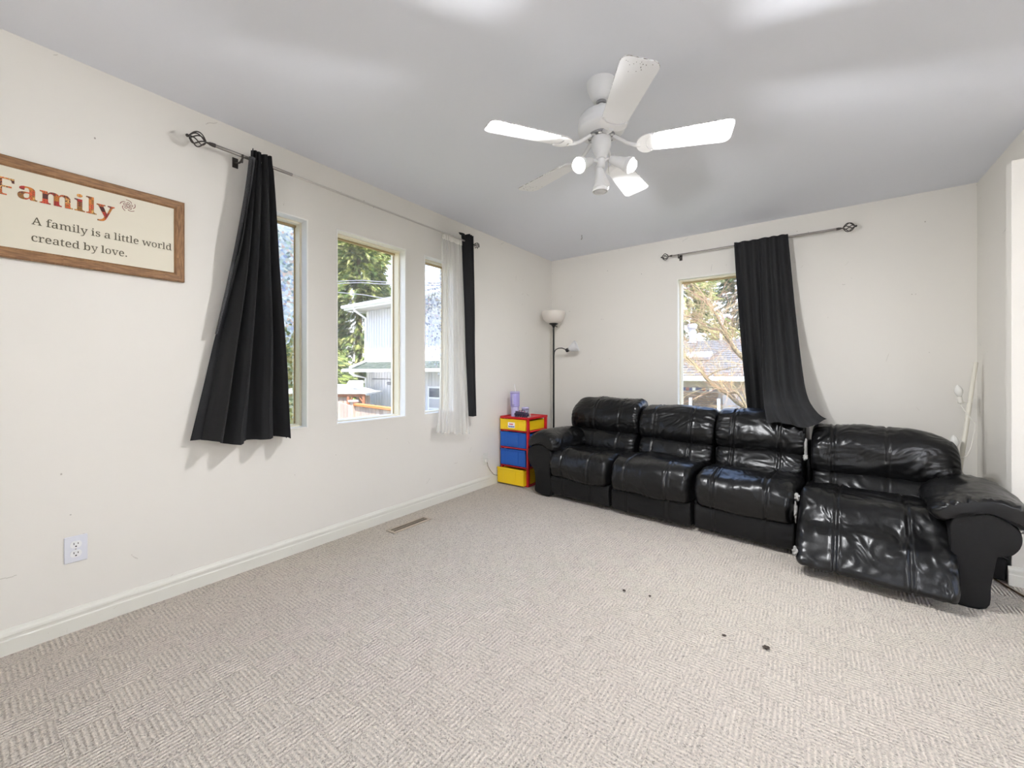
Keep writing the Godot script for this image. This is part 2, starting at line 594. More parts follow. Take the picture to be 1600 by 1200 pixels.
# A padded form: a closed outline of (z, y) points drawn along x, with rounded ends, stitched seams, gathers and creases.
func pillow(ctrl: Array, x0: float, x1: float, o := {}) -> MB:
	var m: int = o.get("m", 96)
	var nn: int = o.get("n", 84)
	var prof := closed_curve(ctrl, m)
	var c := Vector2.ZERO
	var area := 0.0
	for k in m:
		c += prof[k] / m
		area += prof[k].cross(prof[(k + 1) % m])
	var nor := PackedVector2Array()
	for k in m:
		var tg := (prof[(k + 1) % m] - prof[(k + m - 1) % m]).normalized()
		nor.append(Vector2(tg.y, -tg.x) * signf(area))
	var mid: Vector2 = o.get("mid", c)                          # the ends shrink towards this point
	var e0: float = o.get("e0", 0.05)
	var e1: float = o.get("e1", 0.05)
	var k0: float = o.get("k0", 0.72)
	var k1: float = o.get("k1", 0.72)
	var seams: Array = o.get("seams", [])
	var sd: float = o.get("sd", 0.008)
	var wa: float = o.get("wa", 0.008)
	var ga: float = o.get("ga", 0.006)
	var belly: float = o.get("belly", 0.012)
	var sd0: float = o.get("seed", 0.0)
	var creases: Array = o.get("creases", [])
	var warp = o.get("warp")
	var p := PackedVector3Array()
	var arc := 0.0
	for k in m: arc += prof[k].distance_to(prof[(k + 1) % m])
	for j in nn:
		var s := float(j) / (nn - 1)
		var x := lerpf(x0, x1, lerpf(s, 0.5 - 0.5 * cos(PI * s), 0.6))
		var d0 := x - x0
		var d1 := x1 - x
		var d := minf(d0, d1)
		var kk := 1.0
		if d0 < e0: kk = k0 + (1.0 - k0) * sqrt(maxf(0.0, 1.0 - pow(1.0 - d0 / e0, 2.0)))
		if d1 < e1: kk = minf(kk, k1 + (1.0 - k1) * sqrt(maxf(0.0, 1.0 - pow(1.0 - d1 / e1, 2.0))))
		for i in m:
			var q := mid + (prof[i] - mid) * kk
			var al := arc * i / m
			var off := belly * sin(PI * s)
			for xs in seams:
				var g: float = (x - xs) / 0.0065
				off -= sd * exp(-g * g)
				off += sd * 0.45 * (exp(-(g - 2.2) * (g - 2.2)) + exp(-(g + 2.2) * (g + 2.2)))
			var z := q.x
			var y := q.y
			var big := n3(x * 3.0 + sd0, y * 5.0, z * 5.0)
			var rid := n3(x * 4.0 + sd0 * 3.0 + 2.5 * big, y * 9.0 + 2.0 * big, z * 9.0 + sd0)
			rid = 1.0 - absf(rid) * 2.2
			off += wa * (1.1 * big + 0.30 * maxf(rid, -0.3))
			off += ga * exp(-d / 0.05) * sin(al * 170.0 + 5.0 * n3(al * 9.0, sd0, x * 4.0)) * (0.6 + 0.8 * n3(al * 6.0, sd0 + 3.0, 0.0))
			for cr in creases:
				var dt: float = absf(float(i) / m - cr[0])
				dt = minf(dt, 1.0 - dt) * arc
				off += cr[1] * exp(-dt / 0.07) * sin(x * cr[2] + 6.0 * n3(x * 4.0, sd0, dt * 5.0)) * (0.5 + n3(x * 3.0, sd0 + 8.0, 0.0))
			q += nor[i] * off * clampf(d / 0.012, 0.15, 1.0)
			var w := Vector3(x, q.y, q.x)
			if warp: w = warp.call(w)
			p.append(w)
	var mb := MB.new()
	var b := mb.grid(p, m, nn, true)
	mb.fan(b, m, true, false)
	mb.fan(b + m * (nn - 1), m, false, false)
	mb.fix(0)
	return mb

func V(a: float, b: float) -> Vector2:
	return Vector2(a, b)

# ---------------------------------------------------------------- the room
func build_room() -> void:
	var W := 3.48
	var H := 2.44
	var T := 0.16
	var ZR := 5.5
	var fl := obj("floor", MB.new().span(Vector3(-T, -0.12, -T), Vector3(W + 2.2, 0.0, ZR + T)), M.carpet)
	tag(fl, "beige looped carpet with crosswise rib pattern over the whole floor", "carpet", "", "structure")
	var ce := obj("ceiling", MB.new().span(Vector3(-T, H, -T), Vector3(W + 2.2, H + 0.2, ZR + T)), M.ceiling)
	tag(ce, "plain white painted ceiling", "ceiling", "", "structure")
	# left wall with three windows
	var wy0 := 0.756
	var wy1 := 2.055
	var wl := MB.new()
	var zs := [-T, 1.67, 2.01, 2.197, 2.771, 2.962, 3.30, ZR + T]
	for k in range(0, 8, 2): wl.span(Vector3(-T, 0, zs[k]), Vector3(0, H, zs[k + 1]))
	for k in range(1, 7, 2):
		wl.span(Vector3(-T, 0, zs[k]), Vector3(0, wy0, zs[k + 1]))
		wl.span(Vector3(-T, wy1, zs[k]), Vector3(0, H, zs[k + 1]))
	tag(obj("wall_left", wl, M.wall), "long off-white wall with three tall narrow windows", "wall", "", "structure")
	var wb := MB.new()
	var x0 := 1.455
	var x1 := 2.22
	wb.span(Vector3(0, 0, -T), Vector3(x0, H, 0)); wb.span(Vector3(x1, 0, -T), Vector3(W + 0.16, H, 0))
	wb.span(Vector3(x0, 0, -T), Vector3(x1, 0.72, 0)); wb.span(Vector3(x0, 2.03, -T), Vector3(x1, H, 0))
	tag(obj("wall_back", wb, M.wall), "off-white end wall behind the sofa with one window", "wall", "", "structure")
	var wr := MB.new()
	wr.span(Vector3(W, 0, 0), Vector3(W + 0.16, H, 1.025))
	wr.span(Vector3(W + 0.16, 0, 0.87), Vector3(W + 2.2, H, 1.025))          # unseen open area beyond the return, lets daylight in from the right
	wr.span(Vector3(W + 2.04, 0, 1.025), Vector3(W + 2.2, 0.4, ZR)); wr.span(Vector3(W + 2.04, 2.2, 1.025), Vector3(W + 2.2, H, ZR))
	wr.span(Vector3(W + 2.04, 0.4, 1.025), Vector3(W + 2.2, 2.2, 1.3)); wr.span(Vector3(W + 2.04, 0.4, 2.1), Vector3(W + 2.2, 2.2, ZR))
	tag(obj("wall_right", wr, M.wall), "off-white wall to the right of the sofa", "wall", "", "structure")
	tag(obj("trim_1", MB.new().span(Vector3(3.376, 0, 0.95), Vector3(W, 2.2, 1.025), 0.002), M.wall), "low boxed wall return with peeling paint on its edge beside sofa", "wall return", "", "structure")
	# wall behind the camera with a glazed door, out of view, placed to light the room
	var re := MB.new()
	re.span(Vector3(0, 0, ZR), Vector3(2.4, H, ZR + T)); re.span(Vector3(3.3, 0, ZR), Vector3(W + 2.2, H, ZR + T)); re.span(Vector3(2.4, 2.1, ZR), Vector3(3.3, H, ZR + T))
	tag(obj("wall_rear", re, M.wall), "off-white wall behind the viewer", "wall", "", "structure")
	var dr := structure("door_1", "unseen glazed door behind the viewer, placed to light the room", "door", Vector3(2.4, 0, ZR + 0.08))
	for b in [[0.0, 0.0, 0.06, 2.1], [0.84, 0.0, 0.9, 2.1], [0.06, 2.04, 0.84, 2.1], [0.06, 0.0, 0.84, 0.06]]:
		obj("frame_rail", MB.new().span(Vector3(b[0], b[1], -0.03), Vector3(b[2], b[3], 0.03), 0.004), M.reveal, dr)
	for b in [[0.06, 0.84]]:
		obj("glass_pane", MB.new().span(Vector3(b[0], 0.06, -0.003), Vector3(b[1], 2.04, 0.003)), M.glass, dr)
	# baseboards: a moulded strip drawn along the wall
	var bp := PackedVector2Array([V(0, 0), V(0.014, 0), V(0.014, 0.055), V(0.011, 0.060), V(0.0115, 0.068), V(0.013, 0.074), V(0.012, 0.082), V(0.007, 0.090), V(0.004, 0.097), V(0, 0.098)])
	var along := func(a: Vector3, b: Vector3, outw: Vector3) -> MB:
		var mb := MB.new()
		for k in bp.size():
			var k2 := (k + 1) % bp.size()
			var q := [a + outw * bp[k].x + Vector3.UP * bp[k].y, b + outw * bp[k].x + Vector3.UP * bp[k].y, b + outw * bp[k2].x + Vector3.UP * bp[k2].y, a + outw * bp[k2].x + Vector3.UP * bp[k2].y]
			mb.face(q, (a + b) * 0.5 + outw * 0.004 + Vector3.UP * 0.045)
		return mb
	tag(obj("baseboard_left", along.call(Vector3(0, 0, 0), Vector3(0, 0, ZR), Vector3.RIGHT), M.trim), "moulded off-white baseboard along the window wall", "baseboard", "", "structure")
	tag(obj("baseboard_back", along.call(Vector3(0.014, 0, 0), Vector3(W, 0, 0), Vector3.BACK), M.trim), "moulded off-white baseboard behind the sofa", "baseboard", "", "structure")
	tag(obj("baseboard_right", along.call(Vector3(W, 0, 0.02), Vector3(W, 0, 0.95), Vector3.LEFT), M.trim), "moulded off-white baseboard on the right wall behind the sofa arm", "baseboard", "", "structure")
	tag(obj("baseboard_return", along.call(Vector3(3.362, 0, 1.025), Vector3(W + 2.04, 0, 1.025), Vector3.BACK), M.trim), "moulded baseboard on the wall return beside the sofa", "baseboard", "", "structure")

	make_window("window_1", "narrow window with rainbow shard film partly behind the dark curtain", Transform3D(Basis(Vector3.UP, PI / 2), Vector3(0, wy0, 3.30)), 0.338, wy1 - wy0, M.film_a, 0.0)
	make_window("window_2", "clear middle window looking out on the white neighbouring house", Transform3D(Basis(Vector3.UP, PI / 2), Vector3(0, wy0, 2.771)), 0.574, wy1 - wy0, null, 0.0)
	make_window("window_3", "narrow window with pale speckled film partly behind the sheer curtain", Transform3D(Basis(Vector3.UP, PI / 2), Vector3(0, wy0, 2.01)), 0.34, wy1 - wy0, M.film_b, 0.0)
	make_window("window_5", "unseen window of the open area right of the viewer, placed to light the room", Transform3D(Basis(Vector3.UP, -PI / 2), Vector3(W + 2.04, 0.4, 1.3)), 0.8, 1.8, null, 0.0)  # out of view, its daylight brightens the room from the right
	make_window("window_4", "window above the sofa partly behind the draped black curtain", Transform3D(Basis(), Vector3(x0, 0.72, 0)), x1 - x0, 2.03 - 0.72, null, 0.0)

func make_window(called: String, label: String, xf: Transform3D, w: float, h: float, film, _u: float) -> void:
	var o := structure(called, label, "window")
	o.transform = xf
	var e := 0.008
	var d0 := -0.062
	for b in [[0.0, 0.0, e, h], [w - e, 0.0, w, h], [e, h - e, w - e, h], [e, 0.0, w - e, e]]:
		obj("reveal_board", MB.new().span(Vector3(b[0], b[1], d0), Vector3(b[2], b[3], 0.004), 0.001), M.reveal, o)
	var f := 0.020
	for b in [[0.0, 0.0, f, h], [w - f, 0.0, w, h], [f, h - f, w - f, h], [f, 0.0, w - f, f * 0.8]]:
		obj("frame_rail", MB.new().span(Vector3(b[0], b[1], -0.158), Vector3(b[2], b[3], d0), 0.002), M.cream, o)
	obj("glazing_stop", MB.new().span(Vector3(f, h - f - 0.012, -0.128), Vector3(w - f, h - f, -0.105), 0.001), M.brown_stop, o)
	obj("glazing_stop", MB.new().span(Vector3(w - f - 0.006, f, -0.128), Vector3(w - f, h - f - 0.012, -0.118), 0.001), M.brown_stop, o)
	obj("glass_pane", MB.new().span(Vector3(f, f * 0.8, -0.138), Vector3(w - f, h - f, -0.132)), M.glass, o)
	if film:
		var q := QuadMesh.new()
		q.size = Vector2(w - 2 * f, h - 1.8 * f)
		var fo := obj("privacy_film", q, film, o)
		fo.position = Vector3(w * 0.5, h * 0.5 - 0.1 * f, -0.129)

# ---------------------------------------------------------------- curtains
# path(u, v) gives the front of the cloth; the cloth gets a thickness
func cloth(path: Callable, nu: int, nv: int, th: float) -> MB:
	var p := PackedVector3Array()
	for j in nv:
		var v := float(j) / (nv - 1)
		var f := []
		for i in nu: f.append(path.call(float(i) / (nu - 1), v))
		var back := []
		for i in nu:
			var tg: Vector3 = f[mini(i + 1, nu - 1)] - f[maxi(i - 1, 0)]
			back.append(f[i] + tg.cross(Vector3.UP).normalized() * th)
		for i in nu: p.append(f[i])
		for i in nu: p.append(back[nu - 1 - i])
	var mb := MB.new()
	mb.grid(p, nu * 2, nv, true)
	for j in [0, nv - 1]:
		for i in nu - 1:
			var b: int = j * nu * 2
			mb.face([p[b + i], p[b + i + 1], p[b + nu * 2 - 2 - i], p[b + nu * 2 - 1 - i]])
	mb.fix(0)
	return mb

func fold(u: float, n: float, sharp: float) -> float:
	var s := cos(TAU * n * u)
	return signf(s) * pow(absf(s), sharp)

func build_curtains() -> void:
	# pleated dark curtain by the picture
	var c1 := thing("curtain", "dark grey blackout curtain flaring wide from bunched top beside framed picture", "curtain", Vector3(0.09, 0.72, 3.33))
	var o1 := Vector3(0.09, 0.72, 3.33)
	var p1 := func(u: float, v: float) -> Vector3:
		var zl := 3.325 + 0.255 * pow(v, 1.3)
		var zr := 3.221 - 0.115 * v
		var uu := u + 0.035 * sin(TAU * 1.3 * u + 1.0)
		var a := lerpf(0.020, 0.060, smoothstep(0.0, 0.8, v))
		var ph := 4.4 * u + 0.12 + 0.10 * sin(7.0 * u)
		var x := 0.112 + a * fold(ph, 1.0, 0.55) + 0.012 * n3(u * 3.0, v * 2.0, 5.0)
		var z := lerpf(zl, zr, uu) + 0.30 * a * sin(TAU * ph * 2.0) * 0.5
		var y := lerpf(2.303, 0.722, v) + (0.012 * sin(u * 9.0 + 1.0) if v > 0.5 else 0.004 * sin(u * 26.0)) * absf(v - 0.5) * 2.0
		y += 0.03 * (1.0 - u) * v * v
		x = lerpf(x, 0.045, smoothstep(0.16, 0.0, u) * smoothstep(0.25, 0.7, v))
		if v < 0.04: x = lerpf(x, 0.105 + 0.018 * fold(ph, 1.0, 0.8), 0.5)
		return Vector3(x, y, z) - o1
	obj("drape", cloth(p1, 150, 60, 0.004), M.curtain, c1)
	var l1 := func(u: float, v: float) -> Vector3:
		var zl := 3.325 + 0.255 * pow(v * 0.62, 1.3)
		var w := lerpf(0.045, 0.006, v)
		var y := lerpf(2.255, 1.30, v)
		return Vector3(0.118 - 0.05 * v + 0.012 * sin(u * 5.0), y, zl + 0.012 - w * u) - o1
	obj("lining_edge", cloth(l1, 14, 40, 0.003), M.lining, c1)
	# narrow bundle at the far end of the rod
	var c2 := thing("curtain", "narrow bunched black curtain hanging beside the white sheer", "curtain", Vector3(0.09, 0.71, 1.56))
	var o2 := Vector3(0.09, 0.71, 1.56)
	var p2 := func(u: float, v: float) -> Vector3:
		var zl := lerpf(1.640, 1.583, v)
		var zr := lerpf(1.562, 1.522, v)
		var ph := 2.6 * u + 0.3
		return Vector3(0.10 + 0.040 * fold(ph, 1.0, 0.7) + 0.008 * n3(u * 2.0, v * 2.0, 8.0), lerpf(2.302, 0.712, v), lerpf(zl, zr, u)) - o2
	obj("drape", cloth(p2, 80, 40, 0.004), M.curtain, c2)
	var f2 := func(u: float, v: float) -> Vector3:
		return Vector3(0.10 + 0.02 * sin(u * 3.0) + 0.012 * v, lerpf(2.300, 2.240 + 0.04 * u, v), lerpf(1.63, 1.715, u)) - o2
	obj("drape_corner", cloth(f2, 14, 10, 0.004), M.curtain, c2)
	# sheer
	var c3 := thing("sheer_curtain", "white see-through sheer curtain hanging over the speckled window", "curtain", Vector3(0.09, 0.56, 1.8))
	var o3 := Vector3(0.09, 0.56, 1.8)
	var p3 := func(u: float, v: float) -> Vector3:
		var zl := 1.888 + 0.015 * v + 0.075 * pow(v, 3.0)
		var zr := 1.655 - 0.065 * v
		var a := lerpf(0.007, 0.017, v) * (0.75 + 0.5 * n3(u * 4.0, v * 1.5, 6.0))
		var ph := 7.0 * u + 0.6 * sin(5.0 * u) + 0.3 * n3(u * 3.0, v * 2.0, 1.0)
		return Vector3(0.075 + 0.035 * v + a * sin(TAU * ph), lerpf(2.262, 0.615, v) - 0.05 * u * v + 0.008 * sin(u * 30.0) * v, lerpf(zl, zr, u) + 0.4 * a * sin(TAU * ph * 2.0)) - o3
	obj("drape", sheet(p3, 140, 40), M.sheer, c3)
	var h3 := func(u: float, v: float) -> Vector3:
		return p3.call(u, v * 0.035) + Vector3(0.004, 0.002, 0)
	obj("rod_pocket", sheet(h3, 120, 4), M.hem, c3)
	# curtain thrown over the sofa
	var c4 := thing("curtain", "black curtain on the end wall with its hem thrown over the sofa back", "curtain", Vector3(2.2, 0.70, 0.12))
	var o4 := Vector3(2.2, 0.70, 0.12)
	var p4 := func(u: float, v: float) -> Vector3:          # the part that hangs down behind the sofa
		var y := lerpf(2.268, 0.60, v)
		var xl := lerpf(1.975, 2.10, pow(v, 1.25))
		var xr := lerpf(2.20, 2.30, v)
		var a := lerpf(0.010, 0.030, v)
		var x := lerpf(xl, xr, u)
		return Vector3(x, y, 0.105 + a * sin(TAU * (3.2 * u + 0.2)) + 0.05 * v * v + 0.006 * n3(u * 4.0, v * 3.0, 1.0)) - o4
	obj("drape", cloth(p4, 70, 40, 0.004), M.curtain, c4)
	var ky := [2.268, 1.95, 1.65, 1.40, 1.18, 1.00, 0.90, 0.845, 0.79, 0.735]
	var kz := [0.112, 0.120, 0.145, 0.20, 0.29, 0.41, 0.53, 0.66, 0.755, 0.80]
	var p5 := func(u: float, v: float) -> Vector3:          # the part drawn forward over the back cushion
		var f := v * 9.0
		var k := mini(int(f), 8)
		var q := f - k
		var y := lerpf(ky[k], ky[k + 1], q)
		var z := lerpf(kz[k], kz[k + 1], q)
		if k > 0 and k < 8:
			y = cubic_interpolate(ky[k], ky[k + 1], ky[k - 1], ky[k + 2], q)
			z = cubic_interpolate(kz[k], kz[k + 1], kz[k - 1], kz[k + 2], q)
		var xl := lerpf(2.165, 2.285, pow(v, 1.3))
		var xr := 2.375 + 0.21 * pow(v, 0.95) + 0.04 * pow(v, 8.0)
		var a := 0.010 + 0.032 * v * (1.0 - 0.6 * v)
		var lift := smoothstep(0.72, 1.0, u) * pow(v, 6.0)
		return Vector3(lerpf(xl, xr, u), y + 0.030 * lift + 0.012 * sin(u * 8.0) * pow(v, 8.0), z - 0.10 * lift + a * sin(TAU * (3.4 * u + 0.55 - 0.25 * v)) + 0.010 * n3(u * 5.0, v * 4.0, 3.0) * v) - o4
	obj("drape", cloth(p5, 90, 70, 0.004), M.curtain, c4)
	var p6 := func(u: float, v: float) -> Vector3:          # gathered sleeve on the rod
		var a := PI * 1.5 * v - 0.3
		return Vector3(lerpf(1.973, 2.378, u), 2.249 + (0.019 + 0.003 * sin(u * 130.0)) * cos(a), 0.09 + (0.019 + 0.003 * sin(u * 130.0)) * sin(a)) - o4
	obj("rod_pocket", sheet(p6, 160, 14), M.curtain, c4)

func sheet(path: Callable, nu: int, nv: int) -> MB:
	var p := PackedVector3Array()
	for j in nv:
		for i in nu: p.append(path.call(float(i) / (nu - 1), float(j) / (nv - 1)))
	var mb := MB.new()
	mb.grid(p, nu, nv)
	return mb

# a cage finial of twisted bars; its neck starts at the origin and it points along +x
func finial(parent: Node, xf: Transform3D, s := 1.0) -> void:
	var f := MB.new()
	for k in 6:
		var pts := []
		for q in 17:
			var w := q / 16.0
			var a := TAU * k / 6.0 + 1.5 * w
			var r := 0.030 * s * pow(sin(PI * clampf(w, 0.02, 0.98)), 0.75) + 0.003
			pts.append(xf * Vector3((0.028 + 0.062 * w) * s, r * cos(a), r * sin(a)))
		f.tube(pts, 0.0030 * s, 6)
	f.ball(xf * Vector3(0.098 * s, 0, 0), Vector3(0.0075, 0.0075, 0.0075) * s, 10, 8)
	f.tube([xf * Vector3(0, 0, 0), xf * Vector3(0.010 * s, 0, 0), xf * Vector3(0.018 * s, 0, 0), xf * Vector3(0.030 * s, 0, 0)], [0.0085 * s, 0.008 * s, 0.0045 * s, 0.004 * s], 10)
	f.tube([xf * Vector3(-0.012 * s, 0, 0), xf * Vector3(0.002 * s, 0, 0)], 0.0095 * s, 12)
	obj("finial", f, M.iron, parent)

func bracket(parent: Node, at: Vector3, wall_dir: Vector3) -> void:
	var b := MB.new()
	var foot := at + wall_dir * 0.088
	b.tube([foot + Vector3(0, -0.012, 0), at + wall_dir * 0.03 + Vector3(0, -0.028, 0), at + Vector3(0, -0.024, 0), at - wall_dir * 0.013 + Vector3(0, -0.014, 0), at - wall_dir * 0.013 + Vector3(0, 0.002, 0)], 0.005, 8)
	b.box(foot - wall_dir * 0.001 + Vector3(0, -0.012, 0), Vector3(0.003, 0.055, 0.028) if absf(wall_dir.x) > 0.5 else Vector3(0.028, 0.055, 0.003), 0.001)
	b.tube([at + Vector3(0, -0.022, 0), at + Vector3(0, -0.036, 0)], [0.007, 0.006], 8)
	obj("bracket", b, M.iron, parent)

func build_rods() -> void:
	var o := thing("curtain_rod", "long thin metal curtain rod with cage finials above the three windows", "curtain rod", Vector3(0.09, 2.257, 2.5))
	obj("rod_tube", MB.new().tube([Vector3(0, 0, 0.985), Vector3(0, 0, 0.60)], 0.0085, 14), M.rod_steel, o)
	obj("inner_tube", MB.new().tube([Vector3(0, 0, 0.60), Vector3(0, -0.003, -0.3), Vector3(0, -0.008, -0.975)], 0.0065, 12), M.rod_thin, o)
	finial(o, Transform3D(Basis(Vector3.UP, -PI / 2), Vector3(0, 0.0, 0.995)), 1.05)
	finial(o, Transform3D(Basis(Vector3.UP, PI / 2), Vector3(0, -0.010, -0.985)), 0.8)
	bracket(o, Vector3(0, 0, 0.862), Vector3.LEFT)
	bracket(o, Vector3(0, -0.008, -0.955), Vector3.LEFT)
	var b := thing("curtain_rod", "short metal curtain rod with cage finials above the sofa window", "curtain rod", Vector3(2.1, 2.247, 0.09))
	obj("inner_tube", MB.new().tube([Vector3(-0.665, 0, 0), Vector3(0.2, 0, 0)], 0.0065, 12), M.rod_steel, b)
	obj("rod_tube", MB.new().tube([Vector3(0.2, 0, 0), Vector3(0.60, 0, 0)], 0.009, 14), M.rod_steel, b)
	finial(b, Transform3D(Basis(), Vector3(0.61, 0, 0)), 1.1)
	finial(b, Transform3D(Basis(Vector3.UP, PI), Vector3(-0.68, 0, 0)), 0.95)
	bracket(b, Vector3(-0.61, 0, 0), Vector3.FORWARD)
	bracket(b, Vector3(0.15, 0, 0), Vector3.FORWARD)

# ---------------------------------------------------------------- sofa
func build_sofa() -> void:
	var o := thing("reclining_sofa", "long black leather reclining sofa with four seats and the right footrest half raised", "sofa", Vector3(0.50, 0, 1.145), deg_to_rad(-4.17))
	obj("base", MB.new().span(Vector3(0.06, 0.025, -0.80), Vector3(1.97, 0.20, -0.06), 0.01).span(Vector3(1.97, 0.06, -0.80), Vector3(2.70, 0.22, -0.16), 0.01), M.dark_cloth, o)
	obj("back_frame", MB.new().span(Vector3(0.10, 0.05, -0.83), Vector3(2.72, 0.60, -0.72), 0.02), M.dark_cloth, o)
	for x in [0.765, 1.3835, 1.980]: obj("joint_panel", MB.new().span(Vector3(x - 0.008, 0.04, -0.74), Vector3(x + 0.008, 0.50, -0.60), 0.004).span(Vector3(x - 0.008, 0.04, -0.62), Vector3(x + 0.008, 0.33, -0.08), 0.004), M.dark_cloth, o)
	var S := [[0.185, 0.755], [0.775, 1.375], [1.392, 1.968], [1.995, 2.600]]
	# seats
	for k in 3:
		var a: float = S[k][0]
		var b: float = S[k][1]
		var w := b - a
		var sm := [a + w * (0.24 if k == 0 else 0.22), a + w * (0.70 if k == 0 else 0.74)]
		var dz: float = [0.0, 0.025, 0.01][k]
		var dy: float = [0.0, 0.012, -0.004][k]
		var prof := [V(-0.62, 0.22), V(-0.62, 0.36 + dy), V(-0.40, 0.405 + dy), V(-0.14, 0.425 + dy), V(0.0 + dz, 0.40 + dy), V(0.055 + dz, 0.32), V(0.045 + dz, 0.235), V(0.0 + dz, 0.195), V(-0.2, 0.19)]
		obj("seat_cushion", pillow(prof, a, b, {"seams": sm, "seed": 3.0 + k * 7.0, "wa": 0.010, "ga": 0.008, "belly": 0.010, "m": 110, "n": 90, "creases": [[0.86, 0.006, 60.0]]}), M.leather, o)
		var fp := [V(-0.10, 0.045), V(-0.10, 0.19), V(-0.03, 0.205), V(0.012 + dz * 0.5, 0.19), V(0.016 + dz * 0.5, 0.11), V(0.004 + dz * 0.5, 0.045), V(-0.03, 0.035)]
		obj("front_panel", pillow(fp, a + 0.004, b - 0.004, {"seams": sm, "seed": 40.0 + k * 5.0, "wa": 0.004, "ga": 0.003, "belly": 0.004, "e0": 0.015, "e1": 0.015, "k0": 0.9, "k1": 0.9, "m": 60, "n": 70, "creases": [[0.33, 0.0045 if k > 0 else 0.001, 95.0]]}), M.vinyl, o)
	# raised footrest seat at the right end
	var fpad := [V(-0.60, 0.20), V(-0.60, 0.33), V(-0.36, 0.365), V(-0.16, 0.385), V(-0.05, 0.388), V(0.02, 0.345), V(0.085, 0.268), V(0.112, 0.252), V(0.165, 0.225), V(0.225, 0.150), V(0.268, 0.088), V(0.262, 0.062), V(0.215, 0.075), V(0.10, 0.17), V(-0.10, 0.26), V(-0.35, 0.22)]
	var fseam := [1.995 + 0.165, 1.995 + 0.455]
	obj("footrest_cushion", pillow(fpad, S[3][0] - 0.01, S[3][1] + 0.015, {"seams": fseam, "sd": 0.009, "seed": 77.0, "wa": 0.013, "ga": 0.009, "belly": 0.008, "m": 150, "n": 110, "e0": 0.04, "e1": 0.04, "k0": 0.82, "k1": 0.82, "creases": [[0.44, 0.010, 34.0], [0.62, 0.006, 48.0]]}), M.leather, o)
	obj("footrest_board", MB.new().box(Vector3(2.30, 0.155, 0.12), Vector3(0.56, 0.02, 0.26), 0.004, Basis(Vector3.RIGHT, 0.72)), M.dark_cloth, o)
	# backs
	for k in 4:
		var a: float = [0.045, 0.760, 1.388, 2.000][k]
		var b: float = [0.752, 1.380, 1.972, 2.715][k]
		var w := b - a
		var e0 := 0.05
		var e1 := 0.05
		var k0 := 0.80
		var k1 := 0.80
		var top: float = [0.845, 0.800, 0.800, 0.735][k]
		var cr: float = [0.545, 0.520, 0.515, 0.430][k]
		var zt: float = [0.0, 0.0, 0.0, 0.02][k]
		if k == 0: e0 = 0.15; k0 = 0.66
		if k == 3: e1 = 0.24; k1 = 0.56
		var sm := [a + w * [0.40, 0.22, 0.22, 0.17][k], a + w * [0.76, 0.72, 0.74, 0.55][k]]
		var q := top - cr
		var head := [V(-0.62, cr), V(-0.555 + zt, cr + 0.004), V(-0.515 + zt, cr + q * 0.22), V(-0.525 + zt, cr + q * 0.55), V(-0.585 + zt, cr + q * 0.86), V(-0.68 + zt, top), V(-0.78 + zt, top - 0.02), V(-0.835, cr + q * 0.55), V(-0.84, cr - 0.06), V(-0.74, cr - 0.05)]
		var bk := obj("backrest", pillow(head, a, b, {"seams": sm, "seed": 100.0 + k * 9.0, "wa": 0.012, "ga": 0.007, "belly": 0.008, "m": 120, "n": 96, "e0": e0, "e1": e1, "k0": k0, "k1": k1, "mid": V(-0.66, cr + (0.02 if k in [0, 3] else q * 0.4)), "creases": [[0.12, 0.007, 36.0]]}), M.leather, o)
		var lo: float = [0.33, 0.33, 0.33, 0.28][k]
		var lum := [V(-0.585 + zt, cr + 0.002), V(-0.53 + zt, cr - 0.006), V(-0.485 + zt, cr - 0.06), V(-0.465 + zt, lerpf(cr, lo, 0.65)), V(-0.49 + zt, lo), V(-0.60, lo - 0.02), V(-0.72, lo), V(-0.74, cr - 0.08)]
		var la := a + (0.006 if k == 0 else 0.012)
		var lb := b - (0.006 if k == 3 else 0.012)
		obj("lumbar_pillow", pillow(lum, la, lb, {"seams": sm, "seed": 140.0 + k * 9.0, "wa": 0.008, "ga": 0.008, "belly": 0.012, "m": 90, "n": 80, "e0": 0.07, "e1": 0.07, "k0": 0.7, "k1": 0.7, "mid": V(-0.62, cr - 0.03)}), M.leather, bk)
	# arms: pads run front to back
	var flip := func(p: Vector3) -> Vector3:                # pillow x -> depth
		return Vector3(p.z, p.y, p.x)
	for side in 2:
		var x0: float = [-0.075, 2.530][side]
		var x1: float = [0.255, 2.905][side]
		var zf: float = [0.035, 0.135][side]
		var yt: float = [0.575, 0.505][side]
		var w := x1 - x0
		var yb: float = yt - 0.175
		var ring := [V(x0 + 0.015, yb + 0.015), V(x0, yb + 0.06), V(x0 + w * 0.20, yt - 0.035), V(x0 + w * 0.52, yt), V(x0 + w * 0.85, yt - 0.05), V(x1, yb + 0.05), V(x1 - 0.015, yb), V(x0 + w * 0.72, yb + 0.035), V(x0 + w * 0.45, yb + 0.055), V(x0 + w * 0.2, yb + 0.045)]
		if side == 1:
			ring = [V(x0 + 0.03, 0.40), V(x0, 0.425), V(x0 + w * 0.14, 0.478), V(x0 + w * 0.45, 0.518), V(x0 + w * 0.78, 0.490), V(x1 - 0.02, 0.415), V(x1 - 0.03, 0.372), V(x0 + w * 0.80, 0.418), V(x0 + w * 0.47, 0.462), V(x0 + w * 0.22, 0.440)]
		obj("arm_pad", pillow(ring, -0.56, zf, {"seed": 200.0 + side * 13.0, "warp": flip, "wa": 0.008 if side == 0 else 0.013, "ga": 0.012 if side == 1 else 0.006, "belly": 0.006, "m": 90, "n": 70, "e0": 0.10, "e1": 0.11 if side == 0 else 0.05, "k0": 0.6, "k1": 0.66 if side == 0 else 0.85, "creases": [[0.15, 0.005, 60.0]]}), M.leather, o)
		var out := PackedVector2Array()
